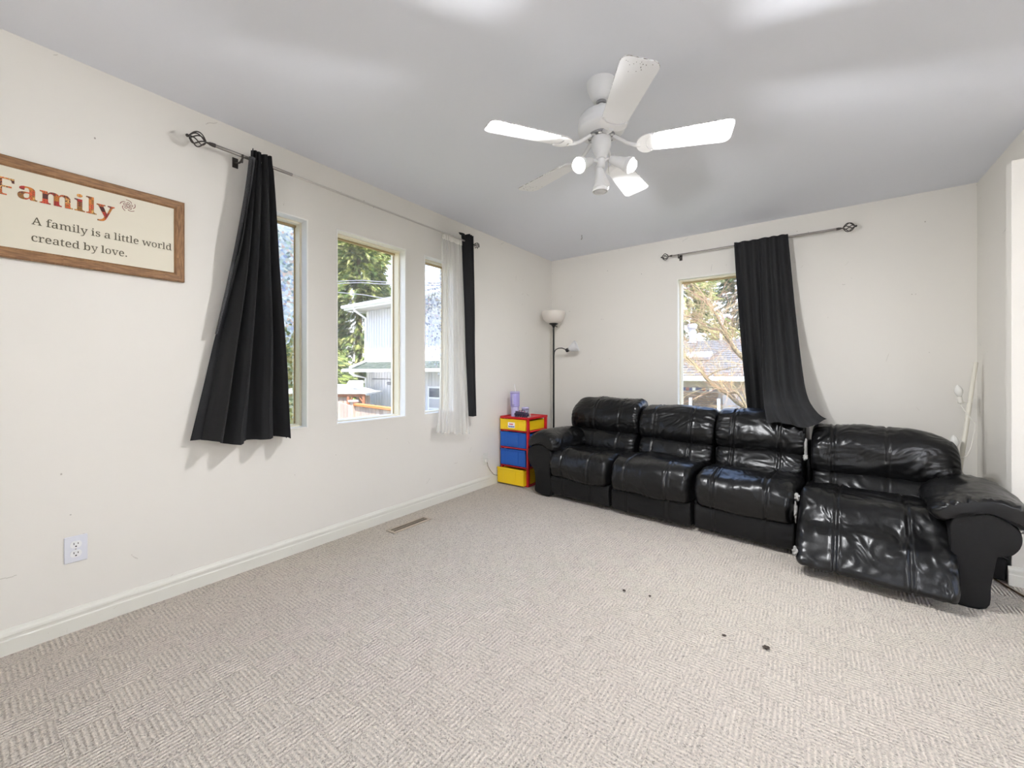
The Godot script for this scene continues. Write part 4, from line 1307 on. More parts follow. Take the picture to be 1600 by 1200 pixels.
# ---------------------------------------------------------------- small things
func build_small() -> void:
	var o := thing("wall_outlet", "white double wall outlet low on the window wall below the picture", "outlet", Vector3(0, 0.348, 3.962))
	obj("cover_plate", MB.new().box(Vector3(0.003, 0, 0), Vector3(0.006, 0.112, 0.070), 0.0025), M.plate, o)
	for s in [-1, 1]:
		var xf := Transform3D(Basis(Vector3.FORWARD, PI / 2), Vector3(0.006, 0.0195 * s, 0))
		var oc := PackedVector2Array()
		for k in 24:
			var a := TAU * k / 24.0
			oc.append(V(clampf(0.0175 * cos(a), -0.0145, 0.0145), 0.0175 * sin(a)))
		var r := obj("socket", MB.new().prism(oc, -0.0005, 0.0022, Transform3D(Basis(Vector3(0, 1, 0), Vector3(1, 0, 0), Vector3(0, 0, 1)), Vector3(0.006, 0.0195 * s, 0))), M.white, o)
		for q in [-1, 1]: obj("slot", MB.new().box(Vector3(0.0084, 0.0195 * s + 0.004, 0.0062 * q), Vector3(0.0012, 0.0085 if q > 0 else 0.007, 0.0022)), M.slot, r)
		obj("slot", MB.new().box(Vector3(0.0084, 0.0195 * s - 0.0075, 0), Vector3(0.0012, 0.005, 0.005), 0.0004), M.slot, r)
	obj("screw", MB.new().ball(Vector3(0.006, 0, 0), Vector3(0.0015, 0.003, 0.003), 10, 6), M.brass, o)
	var p := thing("wall_outlet", "small white outlet with a plug and cord beside the drawer tower", "outlet", Vector3(0, 0.268, 1.242))
	obj("cover_plate", MB.new().box(Vector3(0.003, 0, 0), Vector3(0.006, 0.112, 0.070), 0.0025), M.trim, p)
	obj("plug", MB.new().box(Vector3(0.020, -0.015, 0), Vector3(0.030, 0.034, 0.030), 0.006), M.trim, p)
	obj("cord", MB.new().tube([Vector3(0.028, -0.032, 0), Vector3(0.026, -0.07, -0.01), Vector3(0.024, -0.12, -0.05), Vector3(0.028, -0.17, -0.10), Vector3(0.032, -0.185, -0.15)], 0.0025, 8), M.cord, p)
	# floor register
	var v := thing("floor_register", "beige metal floor vent with slots set in carpet near the wall", "floor vent", Vector3(0.2, 0.0, 2.325))
	var f := MB.new()
	for b in [[-0.048, -0.172, 0.048, -0.152], [-0.048, 0.152, 0.048, 0.172], [-0.048, -0.152, -0.026, 0.152], [0.026, -0.152, 0.048, 0.152]]:
		f.span(Vector3(b[0], 0.001, b[1]), Vector3(b[2], 0.007, b[3]), 0.0025)
	obj("frame", f, M.vent, v)
	obj("well", MB.new().span(Vector3(-0.027, 0.0004, -0.153), Vector3(0.027, 0.0012, 0.153)), M.vent_in, v)
	for k in 26:
		var z := -0.144 + k * 0.0118
		obj("slat", MB.new().box(Vector3(0, 0.0042, z), Vector3(0.053, 0.0012, 0.0058), 0.0, Basis(Vector3.RIGHT, -0.9)), M.vent, v)
	obj("centre_bar", MB.new().span(Vector3(-0.0015, 0.003, -0.152), Vector3(0.0015, 0.0068, 0.152)), M.vent, v)
	# lint on the carpet
	for q in [[2.395, 2.354, 0.009, "largest dark bit of lint lying on the open carpet"], [2.246, 2.370, 0.006, "small dark bit of lint left of the largest one"], [1.779, 2.274, 0.006, "dark bit of lint farther left on the open carpet"], [1.900, 2.251, 0.005, "tiny dark bit of lint in the middle of the carpet"]]:
		var mb := MB.new()
		var r: float = q[2]
		mb.ball(Vector3(0, r * 0.35, 0), Vector3(r * 1.3, r * 0.5, r), 12, 8)
		for k in mb.v.size(): mb.v[k] += Vector3(n3(mb.v[k].x * 200.0 + q[0] * 9.0, mb.v[k].y * 200.0, mb.v[k].z * 200.0), 0.3 * n3(mb.v[k].z * 200.0, 4.0, mb.v[k].x * 200.0), n3(mb.v[k].z * 200.0, q[1] * 9.0, mb.v[k].x * 200.0)) * r * 0.7
		var l := obj("carpet_lint", mb, M.lint)
		l.position = Vector3(q[0], 0.004, q[1])
		tag(l, q[3], "lint")
	# hook in the ceiling
	tag(obj("ceiling_hook", MB.new().tube([Vector3(0.73, 2.441, 0.65), Vector3(0.73, 2.425, 0.65), Vector3(0.735, 2.405, 0.655), Vector3(0.728, 2.395, 0.652), Vector3(0.722, 2.400, 0.648)], 0.0022, 8), M.iron), "tiny metal hook in the ceiling above the corner", "hook")
	# pole leaning in the corner and the string of bulbs on it
	var pl := thing("leaning_pole", "white wooden pole leaning in the corner behind the sofa arm", "pole", Vector3(3.27, 0, 0.44))
	obj("pole", MB.new().tube([Vector3(0.02, 0.005, 0.0), Vector3(0.055, 0.44, -0.10), Vector3(0.165, 1.168, -0.265)], [0.013, 0.013, 0.011], 14), M.pole_white, pl)
	var st := thing("light_string", "white light string with two candle-shaped bulbs hung on leaning pole", "string lights", Vector3(3.27, 0, 0.44))
	var sp := []
	for q in [Vector3(0.135, 0.90, -0.195), Vector3(0.080, 0.895, -0.20), Vector3(0.118, 0.80, -0.17), Vector3(0.14, 0.76, -0.16), Vector3(0.128, 0.68, -0.14), Vector3(0.11, 0.60, -0.12), Vector3(0.085, 0.55, -0.10), Vector3(0.05, 0.545, -0.08), Vector3(0.03, 0.57, -0.06), Vector3(0.06, 0.46, -0.08), Vector3(0.085, 0.40, -0.09), Vector3(0.07, 0.33, -0.08)]: sp.append(q)
	obj("cord", MB.new().tube(bend(sp), 0.0035, 8), M.cord_white, st)
	for q in [Vector3(0.080, 0.902, -0.20), Vector3(0.035, 0.575, -0.062)]:
		obj("bulb_socket", MB.new().lathe([V(0.0, -0.012), V(0.013, -0.012), V(0.014, 0.0), V(0.013, 0.035), V(0.0, 0.035)], 16, Transform3D(Basis(Vector3.BACK, 0.12), q)), M.cord_white, st)
		obj("candle_bulb", MB.new().lathe([V(0.0, 0.035), V(0.011, 0.036), V(0.013, 0.044), V(0.020, 0.060), V(0.0215, 0.074), V(0.018, 0.092), V(0.009, 0.108), V(0.0, 0.116)], 20, Transform3D(Basis(Vector3.BACK, 0.12), q)), M.bulb_glass, st)
	tag(obj("power_cord", MB.new().tube(bend([Vector3(3.255, 0.004, 0.86), Vector3(3.30, 0.02, 0.93), Vector3(3.325, 0.006, 1.0), Vector3(3.345, 0.005, 1.07), Vector3(3.375, 0.005, 1.16), Vector3(3.42, 0.005, 1.30), Vector3(3.44, 0.005, 1.6)]), 0.004, 8), M.cord), "brown power cord on the carpet behind the right sofa arm", "cord")

func bend(p: Array) -> Array:
	var r := []
	var n := p.size()
	for k in n - 1:
		for s in 6:
			r.append(p[k].cubic_interpolate(p[k + 1], p[maxi(k - 1, 0)], p[mini(k + 2, n - 1)], s / 6.0))
	r.append(p[n - 1])
	return r

# ---------------------------------------------------------------- outside
func frond() -> ArrayMesh:               # one drooping spray of needles
	var mb := MB.new()
	for k in 7:
		var s := k / 6.0
		for q in ([-1, 1] if k < 6 else [0]):
			var a := Vector3(0.0, -0.10 * s * s, 0.10 + 0.75 * s)
			var tip: Vector3 = a + Vector3(q * (0.30 - 0.17 * s), -0.10 - 0.05 * s, 0.20)
			var sd := Vector3(0.0, 0.0, 0.075)
			mb.face([a - sd, a + sd, tip])
	mb.face([Vector3(-0.02, 0, 0), Vector3(0.02, 0, 0), Vector3(0, -0.12, 0.95)])
	return mb.mesh()

func foliage(parent: Node, spray: Mesh, spots: Array, cols: Array, sd: int, s0: float, s1: float) -> void:
	rng.seed = sd
	var mm := MultiMesh.new()
	mm.transform_format = MultiMesh.TRANSFORM_3D
	mm.use_colors = true
	mm.mesh = spray
	mm.instance_count = spots.size()
	for k in spots.size():
		var d: Vector3 = spots[k][1]
		var b := Basis.looking_at(-d if d.length() > 0.01 else Vector3.BACK, Vector3.UP if absf(d.normalized().y) < 0.95 else Vector3.RIGHT)
		b = b * Basis(Vector3.BACK, rng.randf_range(-0.9, 0.9)) * Basis(Vector3.RIGHT, rng.randf_range(-0.3, 0.5))
		var s := rng.randf_range(s0, s1)
		mm.set_instance_transform(k, Transform3D(b.scaled(Vector3(s, s, s)), spots[k][0]))
		var c: Color = cols[rng.randi() % cols.size()]
		mm.set_instance_color(k, c.srgb_to_linear())
	var o := MultiMeshInstance3D.new()
	o.name = "foliage"
	o.multimesh = mm
	o.material_override = M.leafmat
	o.set_meta("kind", "stuff")
	parent.add_child(o, true)

func conifer(called: String, label: String, at: Vector3, h: float, r: float, n: int, cols: Array, sd: int, spray: Mesh, size: float, gap := 0.0) -> void:
	var o := thing(called, label, "tree", at, 0.0, "")
	obj("trunk", MB.new().tube([Vector3(0, 0, 0), Vector3(0.05, h * 0.5, 0), Vector3(0, h * 0.96, 0.03)], [0.25, 0.15, 0.02], 10), M.bark, o)
	rng.seed = sd
	var spots := []
	for k in n:
		var t := pow(rng.randf(), 0.8)
		var y := h * (0.06 + 0.94 * t)
		var a := rng.randf() * TAU
		var lob := 0.72 + 0.28 * sin(a * 3.0 + y * 1.7) + 0.25 * n3(a * 1.5, y * 0.6, sd)
		var rr := r * pow(1.0 - t, 0.75) * lob * sqrt(rng.randf_range(0.25, 1.0)) + 0.1
		if gap > 0.0 and n3(a * 2.0, y * 0.9, sd * 1.3) < gap - 0.6: continue
		var d := Vector3(cos(a), -0.35 + 0.3 * rng.randf(), sin(a))
		spots.append([Vector3(cos(a) * rr, y - 0.12 * rr, sin(a) * rr), d])
	foliage(o, spray, spots, cols, sd + 1, size * 0.6, size * 1.25)

func twigs(mb: MB, p: Vector3, d: Vector3, l: float, r: float, depth: int) -> void:
	var pts := [p]
	var q := p
	var dir := d
	for k in 4:
		dir = (dir + Vector3(rng.randfn(0, 0.16), rng.randfn(0.02, 0.14), rng.randfn(0, 0.16))).normalized()
		q = q + dir * l / 4.0
		pts.append(q)
	mb.tube(pts, [r, r * 0.9, r * 0.78, r * 0.66, r * 0.5], 5, false)
	if depth == 0: return
	for k in 4:
		var s: Vector3 = pts[1 + k % 4]
		var nd := (dir + Vector3(rng.randfn(0, 0.65), rng.randfn(0.05, 0.55), rng.randfn(0, 0.65))).normalized()
		twigs(mb, s, nd, l * rng.randf_range(0.5, 0.75), r * 0.55, depth - 1)

func build_outside() -> void:
	var gy := -1.5
	tag(obj("ground_left", MB.new().span(Vector3(-60, gy - 0.3, -60), Vector3(-0.2, gy, 30)), M.grass), "mossy grass ground outside the windows", "ground", "", "structure")
	tag(obj("ground_right", MB.new().span(Vector3(-0.2, gy - 0.3, -60), Vector3(30, gy, -0.2)), M.grass), "mossy grass ground behind the house", "ground", "", "structure")
	tag(obj("unseen_ground_rear", MB.new().span(Vector3(-0.2, -0.6, 5.7), Vector3(30, -0.15, 30)), M.concrete), "unseen pale concrete ground behind the viewer, chosen for the light it bounces in", "ground", "", "structure")  # out of view; pale concrete keeps the light bounced indoors neutral
	# --- white neighbouring house seen through the middle window
	var hz := -4.685
	var hx := -10.6
	var h := thing("neighbour_house", "white two-storey house with vertical siding beyond the middle window", "house", Vector3(hx, gy, hz))
	var L := 5.2
	var wall := MB.new().span(Vector3(0, 0, -7), Vector3(L, 4.84, 0))
	for k in 34: wall.span(Vector3(k * 0.15, 0, 0), Vector3(k * 0.15 + 0.125, 4.82, 0.018), 0.004)
	obj("wall", wall, M.siding, h)
	var up := MB.new()
	up.span(Vector3(-0.54, 4.83, -7.6), Vector3(L, 4.87, 0.58))
	obj("soffit", up, M.soffit, h)
	obj("fascia", MB.new().span(Vector3(-0.56, 4.82, 0.55), Vector3(L, 4.98, 0.60), 0.01).span(Vector3(-0.57, 4.82, -7.6), Vector3(-0.52, 4.98, 0.60), 0.01), M.siding_trim, h)
	var g1 := obj("gutter", MB.new().tube([Vector3(-0.56, 4.93, 0.66), Vector3(L, 4.93, 0.66)], 0.06, 10), M.siding_trim, h)
	var rf := MB.new()
	rf.face([Vector3(-0.58, 4.99, 0.66), Vector3(L, 4.99, 0.66), Vector3(L, 6.3, -3.4), Vector3(3.2, 6.3, -3.4)])
	rf.face([Vector3(-0.58, 4.99, 0.66), Vector3(3.2, 6.3, -3.4), Vector3(-0.58, 4.99, -7.6)])
	obj("roof", rf, M.shingle_grey, h)
	# skirt roof between the storeys, laid in courses
	for k in 5:
		var s0 := k / 5.0
		var s1 := (k + 1) / 5.0
		var mb := MB.new()
		var a := Vector3(0, lerpf(2.68, 2.96, s0) + 0.012, lerpf(0.72, 0.02, s0))
		var b := Vector3(0, lerpf(2.68, 2.96, s1), lerpf(0.72, 0.02, s1) - 0.03)
		var xl := lerpf(-0.46, 0.0, s0)
		rng.seed = 60 + k
		var x := xl
		while x < L:
			var w := rng.randf_range(0.22, 0.34)
			var dy := rng.randf_range(0.0, 0.008)
			var x2 := minf(x + w, L)
			mb.face([a + Vector3(x, dy, 0), a + Vector3(x2 - 0.012, dy, 0), b + Vector3(x2 - 0.012, dy, 0), b + Vector3(x, dy, 0)])
			mb.face([a + Vector3(x, -0.012, 0), a + Vector3(x2 - 0.012, -0.012, 0), a + Vector3(x2 - 0.012, dy, 0), a + Vector3(x, dy, 0)])
			x = x2
		obj("shingle_course", mb, M.shingle_green, h)
	obj("skirt_soffit", MB.new().span(Vector3(-0.46, 2.60, 0.0), Vector3(L, 2.62, 0.70)), M.soffit, h)
	obj("skirt_gutter", MB.new().span(Vector3(-0.48, 2.60, 0.68), Vector3(L, 2.70, 0.76), 0.02), M.siding_trim, h)
	obj("skirt_flashing", MB.new().span(Vector3(0, 2.95, 0.0), Vector3(L, 3.02, 0.05), 0.005), M.siding_trim, h)
	obj("corner_board", MB.new().span(Vector3(-0.02, 0, -0.1), Vector3(0.10, 4.8, 0.035), 0.005), M.siding_trim, h)
	obj("downspout", MB.new().tube([Vector3(0.10, 4.88, 0.62), Vector3(0.10, 4.78, 0.60), Vector3(0.04, 4.55, 0.10), Vector3(0.04, 3.06, 0.10), Vector3(0.06, 2.98, 0.14), Vector3(0.17, 2.76, 0.80), Vector3(0.17, 2.58, 0.80), Vector3(0.13, 2.50, 0.66), Vector3(0.05, 2.38, 0.10), Vector3(0.05, 0.1, 0.10)], 0.045, 8), M.siding_trim, h)
	obj("door_track", MB.new().span(Vector3(0.35, 2.335, 0.02), Vector3(2.6, 2.365, 0.05), 0.004), M.wire, h)
	obj("wall_lamp", MB.new().box(Vector3(1.45, 2.21, 0.10), Vector3(0.22, 0.10, 0.14), 0.02), M.wire, h)
	for q in [[3.28, 0.55]]:
		var wx: float = q[0]
		var wn := obj("window", MB.new().span(Vector3(wx, 0.75, 0.02), Vector3(wx + 0.62, 2.15, 0.06), 0.01), M.siding_trim, h)
		for r in 4:
			obj("pane", MB.new().span(Vector3(wx + 0.08, 0.82 + r * 0.33, 0.055), Vector3(wx + 0.54, 1.10 + r * 0.33, 0.065)), M.galv if r < 3 else M.dark_glass, wn)
	# --- fence in front of it
	var fa := Vector3(-8.5, gy, -1.70)
	var fm := Vector3(-5.175, gy, -0.668)
	var fb := Vector3(-3.40, gy, -0.415)
	var fe := thing("fence", "weathered wooden board fence with orange cap rail and posts below window", "fence", Vector3.ZERO)
	var fence_run := func(a: Vector3, b: Vector3, top0: float, top1: float, cap: bool) -> void:
		var dir := (b - a)
		var len := Vector2(dir.x, dir.z).length()
		var n := int(len / 0.135)
		var turn := atan2(-dir.z, dir.x)
		rng.seed = 300 + n
		for k in n:
			var s := (k + 0.5) / n
			var tp := lerpf(top0, top1, s) - rng.randf() * 0.012
			var p := a + dir * s
			var bo := MB.new().box(Vector3(p.x, (gy + 0.05 + tp) * 0.5, p.z), Vector3(len / n - 0.010, tp - gy - 0.05, 0.018), 0.003, Basis(Vector3.UP, turn + rng.randf_range(-0.02, 0.02)))
			obj("board", bo, M.board[rng.randi() % 4], fe)
		if cap:
			var bs := Basis(Vector3.UP, turn) * Basis(Vector3.BACK, atan2(top1 - top0, len))
			obj("cap_rail", MB.new().box((a + b) * 0.5 + Vector3(0, (top0 + top1) * 0.5 - gy + 0.03, 0), Vector3(len, 0.05, 0.11), 0.006, bs), M.cedar, fe)
	fence_run.call(fa, fm, 0.40, 0.40, false)
	fence_run.call(fm, fb, 0.40, 0.40, true)
	for q in [[fm, 0.47, 0], [fb, 0.60, 1], [fa, 0.47, 0]]:
		var pm: Vector3 = q[0]
		obj("post", MB.new().box(Vector3(pm.x, (gy + q[1]) * 0.5, pm.z) + Vector3(0.04, 0, 0.04), Vector3(0.10, q[1] - gy, 0.10), 0.008), M.cedar if q[2] == 1 else M.board[1], fe)
		if q[2] == 0: obj("post_cap", MB.new().box(Vector3(pm.x, q[1] + 0.025, pm.z) + Vector3(0.04, 0, 0.04), Vector3(0.17, 0.05, 0.17), 0.02), M.galv, fe)
	# --- shed with white roof and timber posts
	var sh := thing("garden_shed", "low white-roofed shed with brown timber braces behind the fence", "shed", Vector3(-8.82, gy, -2.89), deg_to_rad(36.3))
	var bow := MB.new()
	var bp := PackedVector3Array()
	for j in 2:
		for i in 17:
			var s := i / 16.0
			bp.append(Vector3(lerpf(-2.2, 0.46, s), 2.00 + 0.22 * sin(PI * lerpf(0.05, 1.0, s)) - 0.09 * s, [-1.6, 0.0][j]))
	bow.grid(bp, 17, 2)
	for i in 16:
		bow.face([bp[17 + i], bp[18 + i], Vector3(bp[18 + i].x, 1.97, 0.0), Vector3(bp[17 + i].x, 1.97, 0.0)])
	bow.span(Vector3(-2.2, 1.93, -1.6), Vector3(0.46, 1.97, 0.02), 0.01)
	obj("roof", bow, M.siding_trim, sh)
	obj("roof_vent", MB.new().prism(PackedVector2Array([V(-0.26, 2.15), V(0.12, 2.10), V(0.10, 2.33), V(-0.16, 2.33)]), -0.25, 0.25, Transform3D(Basis(Vector3.RIGHT, Vector3.BACK, Vector3.UP), Vector3(0.0, 0, -0.5))), M.siding_trim, sh)
	obj("header", MB.new().span(Vector3(-2.1, 1.84, -0.12), Vector3(0.42, 1.93, -0.04), 0.01), M.cedar_dark, sh)
	for x in [-1.2, -0.14, 0.33]: obj("post", MB.new().span(Vector3(x, 0, -0.12), Vector3(x + 0.08, 1.86, -0.04), 0.01), M.cedar_dark, sh)
	for q in [[-0.08, 0.06], [0.34, 0.20]]: obj("brace", MB.new().tube([Vector3(q[0], 1.66, -0.08), Vector3(q[1], 1.88, -0.08)], 0.025, 6), M.cedar_dark, sh)
	for k in 7: obj("plank", MB.new().span(Vector3(-1.12 + k * 0.14, 0.1, -0.16), Vector3(-0.99 + k * 0.14, 1.84, -0.13), 0.004), M.board[k % 4], sh)
	for k in 5: obj("plank", MB.new().span(Vector3(-0.06 + k * 0.09, 0.1, -0.60), Vector3(0.024 + k * 0.09, 1.84, -0.56), 0.004), M.board[(k + 1) % 4], sh)
	# plume of tall grass at the house wall
	var rp := thing("reed_grass", "tall yellow-green reed grass rising above the fence by the white wall", "plant", Vector3(-4.22, gy, -1.15))
	rng.seed = 71
	for k in 22:
		var a := rng.randf() * TAU
		var hh := rng.randf_range(1.6, 2.35)
		var le := rng.randf_range(0.1, 0.42)
		var pts := []
		for q in 7:
			var s := q / 6.0
			pts.append(Vector3(cos(a) * le * s * s, hh * (s - 0.18 * s * s * s), sin(a) * le * s * s))
		obj("blade", MB.new().tube(pts, [0.012, 0.012, 0.011, 0.010, 0.008, 0.006, 0.002], 4), M.ochre, rp)
	# --- overhead lines, run between two far poles
	for q in [[[Vector3(-9.18, 2.885, 1.19), Vector3(-4.95, 2.868, -0.15), Vector3(-4.04, 2.853, -0.82), Vector3(-1.6, 2.80, -2.62)], 2, "upper pair of overhead power lines crossing the middle window view"], [[Vector3(-8.6, 3.0, 1.9), Vector3(-4.95, 2.655, -0.15), Vector3(-4.04, 2.518, -0.82), Vector3(-1.6, 2.20, -2.62)], 1, "lower overhead power line sagging across the middle window view"]]:
		var w := thing("overhead_line", q[2], "power line", Vector3.ZERO)
		for d in q[1]:
			var pts := []
			for pt in q[0]: pts.append(pt + Vector3(0, -0.045 * d, 0.01 * d))
			obj("cable", MB.new().tube(bend(pts), 0.010, 6), M.wire, w)
	for q in [[Vector3(-9.18, gy, 1.25), "wooden utility pole carrying the overhead lines outside the left windows"], [Vector3(-1.6, gy, -2.66), "wooden utility pole carrying the overhead lines outside the room corner"]]:
		var up2 := thing("utility_pole", q[1], "utility pole", q[0])
		obj("shaft", MB.new().tube([Vector3.ZERO, Vector3(0, 4.9, 0)], [0.12, 0.09], 12), M.cedar_dark, up2)
		obj("crossarm", MB.new().box(Vector3(0, 4.42, 0), Vector3(0.5, 0.08, 0.10), 0.01), M.cedar_dark, up2)
	# --- trees beyond the house
	var spray := frond()
	var light := [rgb(124, 138, 66), rgb(158, 162, 92), rgb(94, 116, 54), rgb(184, 182, 118), rgb(76, 98, 48), rgb(138, 150, 84)]
	var mid := [rgb(70, 90, 46), rgb(92, 110, 60), rgb(54, 76, 40), rgb(112, 124, 72), rgb(80, 98, 54)]
	var blue := [rgb(68, 84, 74), rgb(86, 100, 90), rgb(58, 74, 64), rgb(108, 118, 106)]
	conifer("cedar_tree", "leafy bright green cedar close beside the white house", Vector3(-14.6, gy, -3.4), 8.2, 3.6, 12000, light, 401, spray, 0.5)
	conifer("cedar_tree", "tall pale green cedar standing behind the white house roof", Vector3(-17.0, gy, -8.5), 11.8, 3.6, 12000, light, 402, spray, 0.55, 0.1)
	conifer("cedar_tree", "green cedar to the right behind the white house roof", Vector3(-14.2, gy, -14.0), 10.4, 3.4, 11000, mid, 403, spray, 0.55, 0.1)
	conifer("cedar_tree", "thin sparse cedar left of the others against blue sky", Vector3(-23.0, gy, -3.5), 13.0, 3.4, 6000, light, 404, spray, 0.6, 0.2)
	conifer("cedar_tree", "broad green cedar seen through the shard film window", Vector3(-11.5, gy, 4.6), 9.0, 3.2, 6000, light, 405, spray, 0.55)
	# --- grey roof house behind the sofa window
	var k := thing("neighbour_house", "low house with pale grey shingle roof beyond the sofa window", "house", Vector3(-3.0, gy, -7.4))
	var LX := 9.0
	var e_y := 2.50
	var r_y := 3.72
	var dep := 4.2
	for c in 17:
		var s0 := c / 17.0
		var s1 := (c + 1) / 17.0
		var a := Vector3(0, lerpf(e_y, r_y, s0) + 0.02, lerpf(0.0, -dep, s0))
		var b := Vector3(0, lerpf(e_y, r_y, s1) + 0.003, lerpf(0.0, -dep, s1))
		var mb := MB.new()
		rng.seed = 500 + c
		var x := -0.3 * rng.randf()
		while x < LX:
			var w := rng.randf_range(0.20, 0.34)
			var dy := rng.randf_range(0.0, 0.014)
			mb.face([a + Vector3(x, dy, 0), a + Vector3(x + w - 0.012, dy, 0), b + Vector3(x + w - 0.012, dy * 0.3, 0), b + Vector3(x, dy * 0.3, 0)])
			mb.face([a + Vector3(x, -0.02, 0), a + Vector3(x + w - 0.012, -0.02, 0), a + Vector3(x + w - 0.012, dy, 0), a + Vector3(x, dy, 0)])
			x += w
		obj("shingle_course", mb, M.shingle_grey, k)
	obj("roof_deck", MB.new().prism(PackedVector2Array([V(0.0, e_y - 0.02), V(-dep, r_y - 0.02), V(-dep * 2, e_y - 0.02)]), -0.2, LX, Transform3D(Basis(Vector3(0, 0, 1), Vector3(1, 0, 0), Vector3(0, 1, 0)), Vector3.ZERO)), M.stucco, k)
	obj("gutter", MB.new().span(Vector3(-0.2, e_y - 0.14, -0.02), Vector3(LX, e_y - 0.01, 0.10), 0.02), M.siding_trim, k)
	obj("wall", MB.new().span(Vector3(0, 0, -dep * 2 + 0.4), Vector3(LX, e_y - 0.1, -0.45)), M.stucco, k)
	obj("roof_vent_pipe", MB.new().lathe([V(0.0, 0.0), V(0.24, 0.0), V(0.16, 0.05), V(0.11, 0.07), V(0.11, 0.52), V(0.11, 0.52), V(0.16, 0.54), V(0.17, 0.66), V(0.13, 0.70), V(0.0, 0.70)], 16, Transform3D(Basis(), Vector3(2.06, r_y - 0.10, -dep + 0.2))), M.galv, k)
	obj("gooseneck_pipe", MB.new().tube(bend([Vector3(2.95, r_y - 0.1, -dep), Vector3(2.97, r_y + 0.35, -dep), Vector3(3.02, r_y + 0.72, -dep), Vector3(3.14, r_y + 0.85, -dep), Vector3(3.30, r_y + 0.74, -dep + 0.05)]), 0.05, 8), M.galv, k)
	var sky := MB.new()
	var sb := Basis(Vector3.RIGHT, atan2(r_y - e_y, dep))
	sky.box(Vector3(2.74, 3.08, -1.70), Vector3(0.72, 0.12, 0.62), 0.02, sb)
	obj("skylight", sky, M.skylight, k)
	# under the eave: bunting strip, slatted blind, posts and a pale panel
	for q in 12:
		obj("bunting_flag", MB.new().box(Vector3(2.56 + q * 0.085, e_y - 0.37, -0.42), Vector3(0.08, 0.085, 0.02), 0.004), [M.navy, M.navy, M.brick_red, M.navy, M.siding_trim][q % 5], k)
	for q in 14:
		obj("blind_slat", MB.new().box(Vector3(2.95, e_y - 0.48 - q * 0.062, -0.41), Vector3(1.1, 0.042, 0.02), 0.0, Basis(Vector3.RIGHT, 0.4)), M.slat, k)
	for x in [2.80, 3.50]: obj("post", MB.new().span(Vector3(x, 0, -0.34), Vector3(x + 0.08, e_y - 0.6, -0.26), 0.008), M.siding_trim, k)
	obj("pale_panel", MB.new().span(Vector3(3.62, 0, -0.40), Vector3(4.1, e_y - 0.47, -0.34), 0.02), M.galv, k)
	# --- bare tree in front of the grey roof
	var bt := thing("bare_tree", "leafless tree with pale mossy branches in front of the grey roof", "tree", Vector3(1.95, gy, -3.6))
	var br := [
		[[Vector3(0.25, 0, 0), Vector3(0.1, 1.5, 0.0), Vector3(-0.25, 1.95, -0.0), Vector3(-0.44, 2.094, 0.0), Vector3(-0.584, 2.231, 0.0), Vector3(-0.734, 2.326, 0.0), Vector3(-0.93, 2.503, 0.0), Vector3(-1.013, 2.651, 0.0), Vector3(-1.17, 2.79, 0.0), Vector3(-1.3, 2.92, 0.0), Vector3(-1.5, 3.05, 0.0)], [0.09, 0.075, 0.05, 0.040, 0.038, 0.036, 0.032, 0.026, 0.02, 0.014, 0.008]],
		[[Vector3(0.1, 1.2, 0), Vector3(0.1, 2.2, -0.1), Vector3(-0.25, 2.7, -0.2), Vector3(-0.465, 2.95, -0.2), Vector3(-0.554, 3.09, -0.2), Vector3(-0.624, 3.215, -0.2), Vector3(-0.80, 3.62, -0.2), Vector3(-0.925, 3.83, -0.2), Vector3(-1.108, 4.14, -0.2), Vector3(-1.35, 4.3, -0.2)], [0.08, 0.07, 0.05, 0.04, 0.034, 0.026, 0.02, 0.016, 0.012, 0.007]],
		[[Vector3(-0.624, 3.215, -0.2), Vector3(-0.75, 3.35, -0.25), Vector3(-0.95, 3.42, -0.3), Vector3(-1.2, 3.6, -0.3), Vector3(-1.4, 3.66, -0.3)], [0.035, 0.024, 0.018, 0.012, 0.006]],
		[[Vector3(-0.584, 2.231, 0.0), Vector3(-0.45, 2.26, 0.05), Vector3(-0.36, 2.16, 0.1), Vector3(-0.3, 2.02, 0.1)], [0.028, 0.024, 0.02, 0.014]],
		[[Vector3(-0.93, 2.503, 0.0), Vector3(-0.75, 2.62, -0.05), Vector3(-0.45, 2.70, -0.1)], [0.020, 0.012, 0.007]]]
	rng.seed = 808
	for q in br:
		var pts := bend(q[0])
		var rad := []
		for s in pts.size():
			var f: float = float(s) / (pts.size() - 1) * (q[1].size() - 1)
			var i := mini(int(f), q[1].size() - 2)
			rad.append(lerpf(q[1][i], q[1][i + 1], f - i))
		obj("branch", MB.new().tube(pts, rad, 8), M.bark, bt)
	for set in 2:
		var tw := MB.new()
		for q in br.slice(0, 3):
			var pts := bend(q[0])
			for s in range(12, pts.size(), 3):
				var dir: Vector3 = (pts[s] - pts[s - 1]).normalized()
				for e in 2:
					var nd := (dir * 0.6 + Vector3(rng.randfn(-0.2, 0.6), rng.randfn(0.15, 0.6), rng.randfn(0, 0.5))).normalized()
					twigs(tw, pts[s], nd, rng.randf_range(0.3, 0.7), 0.0045, 2)
		var to := obj("twigs", tw, M.twig if set == 0 else M.twig_red, bt)
		to.set_meta("kind", "stuff")
	# --- bushes and evergreens behind the grey roof
	conifer("evergreen_tree", "yellow-green evergreen left behind the grey roof", Vector3(-3.6, gy, -20.5), 11.0, 4.0, 5000, light, 601, spray, 0.55, 0.1)
	conifer("evergreen_tree", "dark bluish evergreen to the right behind the grey roof", Vector3(1.9, gy, -24.0), 15.0, 4.4, 6000, blue, 602, spray, 0.6, 0.1)
	conifer("evergreen_tree", "green evergreen in the middle behind the grey roof", Vector3(-0.8, gy, -26.0), 13.5, 4.2, 5000, mid, 603, spray, 0.6, 0.1)
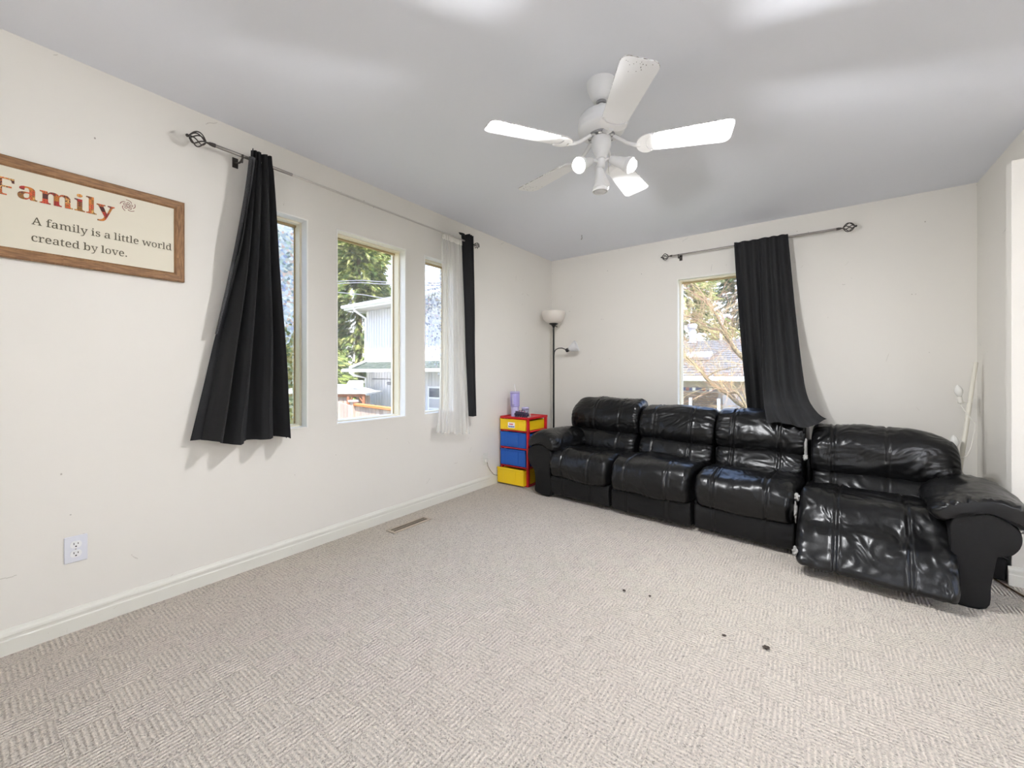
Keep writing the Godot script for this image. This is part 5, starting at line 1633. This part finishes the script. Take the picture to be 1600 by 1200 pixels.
	var hb := thing("bare_hedge", "reddish brown bare hedge along the ridge of the grey roof", "hedge", Vector3(-1.0, gy, -16.5))
	var ht := MB.new()
	rng.seed = 909
	for q in 150:
		twigs(ht, Vector3(rng.randf_range(-3.0, 4.0), rng.randf_range(2.2, 3.0), rng.randf_range(-0.3, 0.3)), Vector3(rng.randfn(0, 0.4), 1.0, rng.randfn(0, 0.3)).normalized(), rng.randf_range(0.7, 1.2), 0.014, 1)
	obj("twigs", ht, M.twig_red, hb).set_meta("kind", "stuff")
	obj("stems", MB.new().tube([Vector3(-3, 2.3, 0), Vector3(0, 2.35, 0.1), Vector3(4, 2.3, 0)], 0.05, 6).tube([Vector3(-2, 0, 0), Vector3(-2, 2.4, 0)], 0.05, 6).tube([Vector3(2, 0, 0), Vector3(2, 2.4, 0)], 0.05, 6), M.bark, hb)

# ---------------------------------------------------------------- main
func _ready() -> void:
	var cam := Camera3D.new()
	cam.name = "camera"
	cam.projection = Camera3D.PROJECTION_FRUSTUM
	cam.near = 0.05
	cam.far = 200.0
	cam.size = 0.05 * 1200.0 / 640.0
	cam.frustum_offset = Vector2(0, -0.05 * 19.0 / 640.0)
	cam.position = Vector3(2.545, 1.105, 4.27)
	cam.rotation.y = deg_to_rad(36.2926)
	add_child(cam)
	cam.current = true
	var env := Environment.new()
	env.background_mode = Environment.BG_SKY
	var sky := Sky.new()
	var ps := ProceduralSkyMaterial.new()
	ps.sky_top_color = Color(0.58, 0.72, 0.95)
	ps.sky_horizon_color = Color(0.96, 0.95, 0.94)
	ps.sky_curve = 0.25
	ps.ground_horizon_color = Color(0.75, 0.75, 0.72)
	ps.ground_bottom_color = Color(0.4, 0.4, 0.36)
	ps.energy_multiplier = 2.1
	sky.sky_material = ps
	env.sky = sky
	env.ambient_light_source = Environment.AMBIENT_SOURCE_SKY
	env.tonemap_mode = Environment.TONE_MAPPER_LINEAR
	env.tonemap_exposure = 2.3
	env.sdfgi_enabled = true
	env.ssao_enabled = true
	env.ssil_enabled = true
	var we := WorldEnvironment.new()
	we.name = "environment"
	we.environment = env
	add_child(we)
	var sun := DirectionalLight3D.new()
	sun.name = "sun"
	sun.light_color = Color(1.0, 0.98, 0.95)
	sun.light_energy = 1.9
	sun.light_angular_distance = 1.0
	sun.shadow_enabled = true
	sun.rotation = Vector3(deg_to_rad(-57), deg_to_rad(44), 0)
	add_child(sun)
	make_materials()
	build_room()
	build_sofa()
	build_curtains()
	build_rods()
	build_fan()
	build_lamp()
	build_unseen_uplighter()
	build_drawers()
	build_picture()
	build_small()
	build_outside()
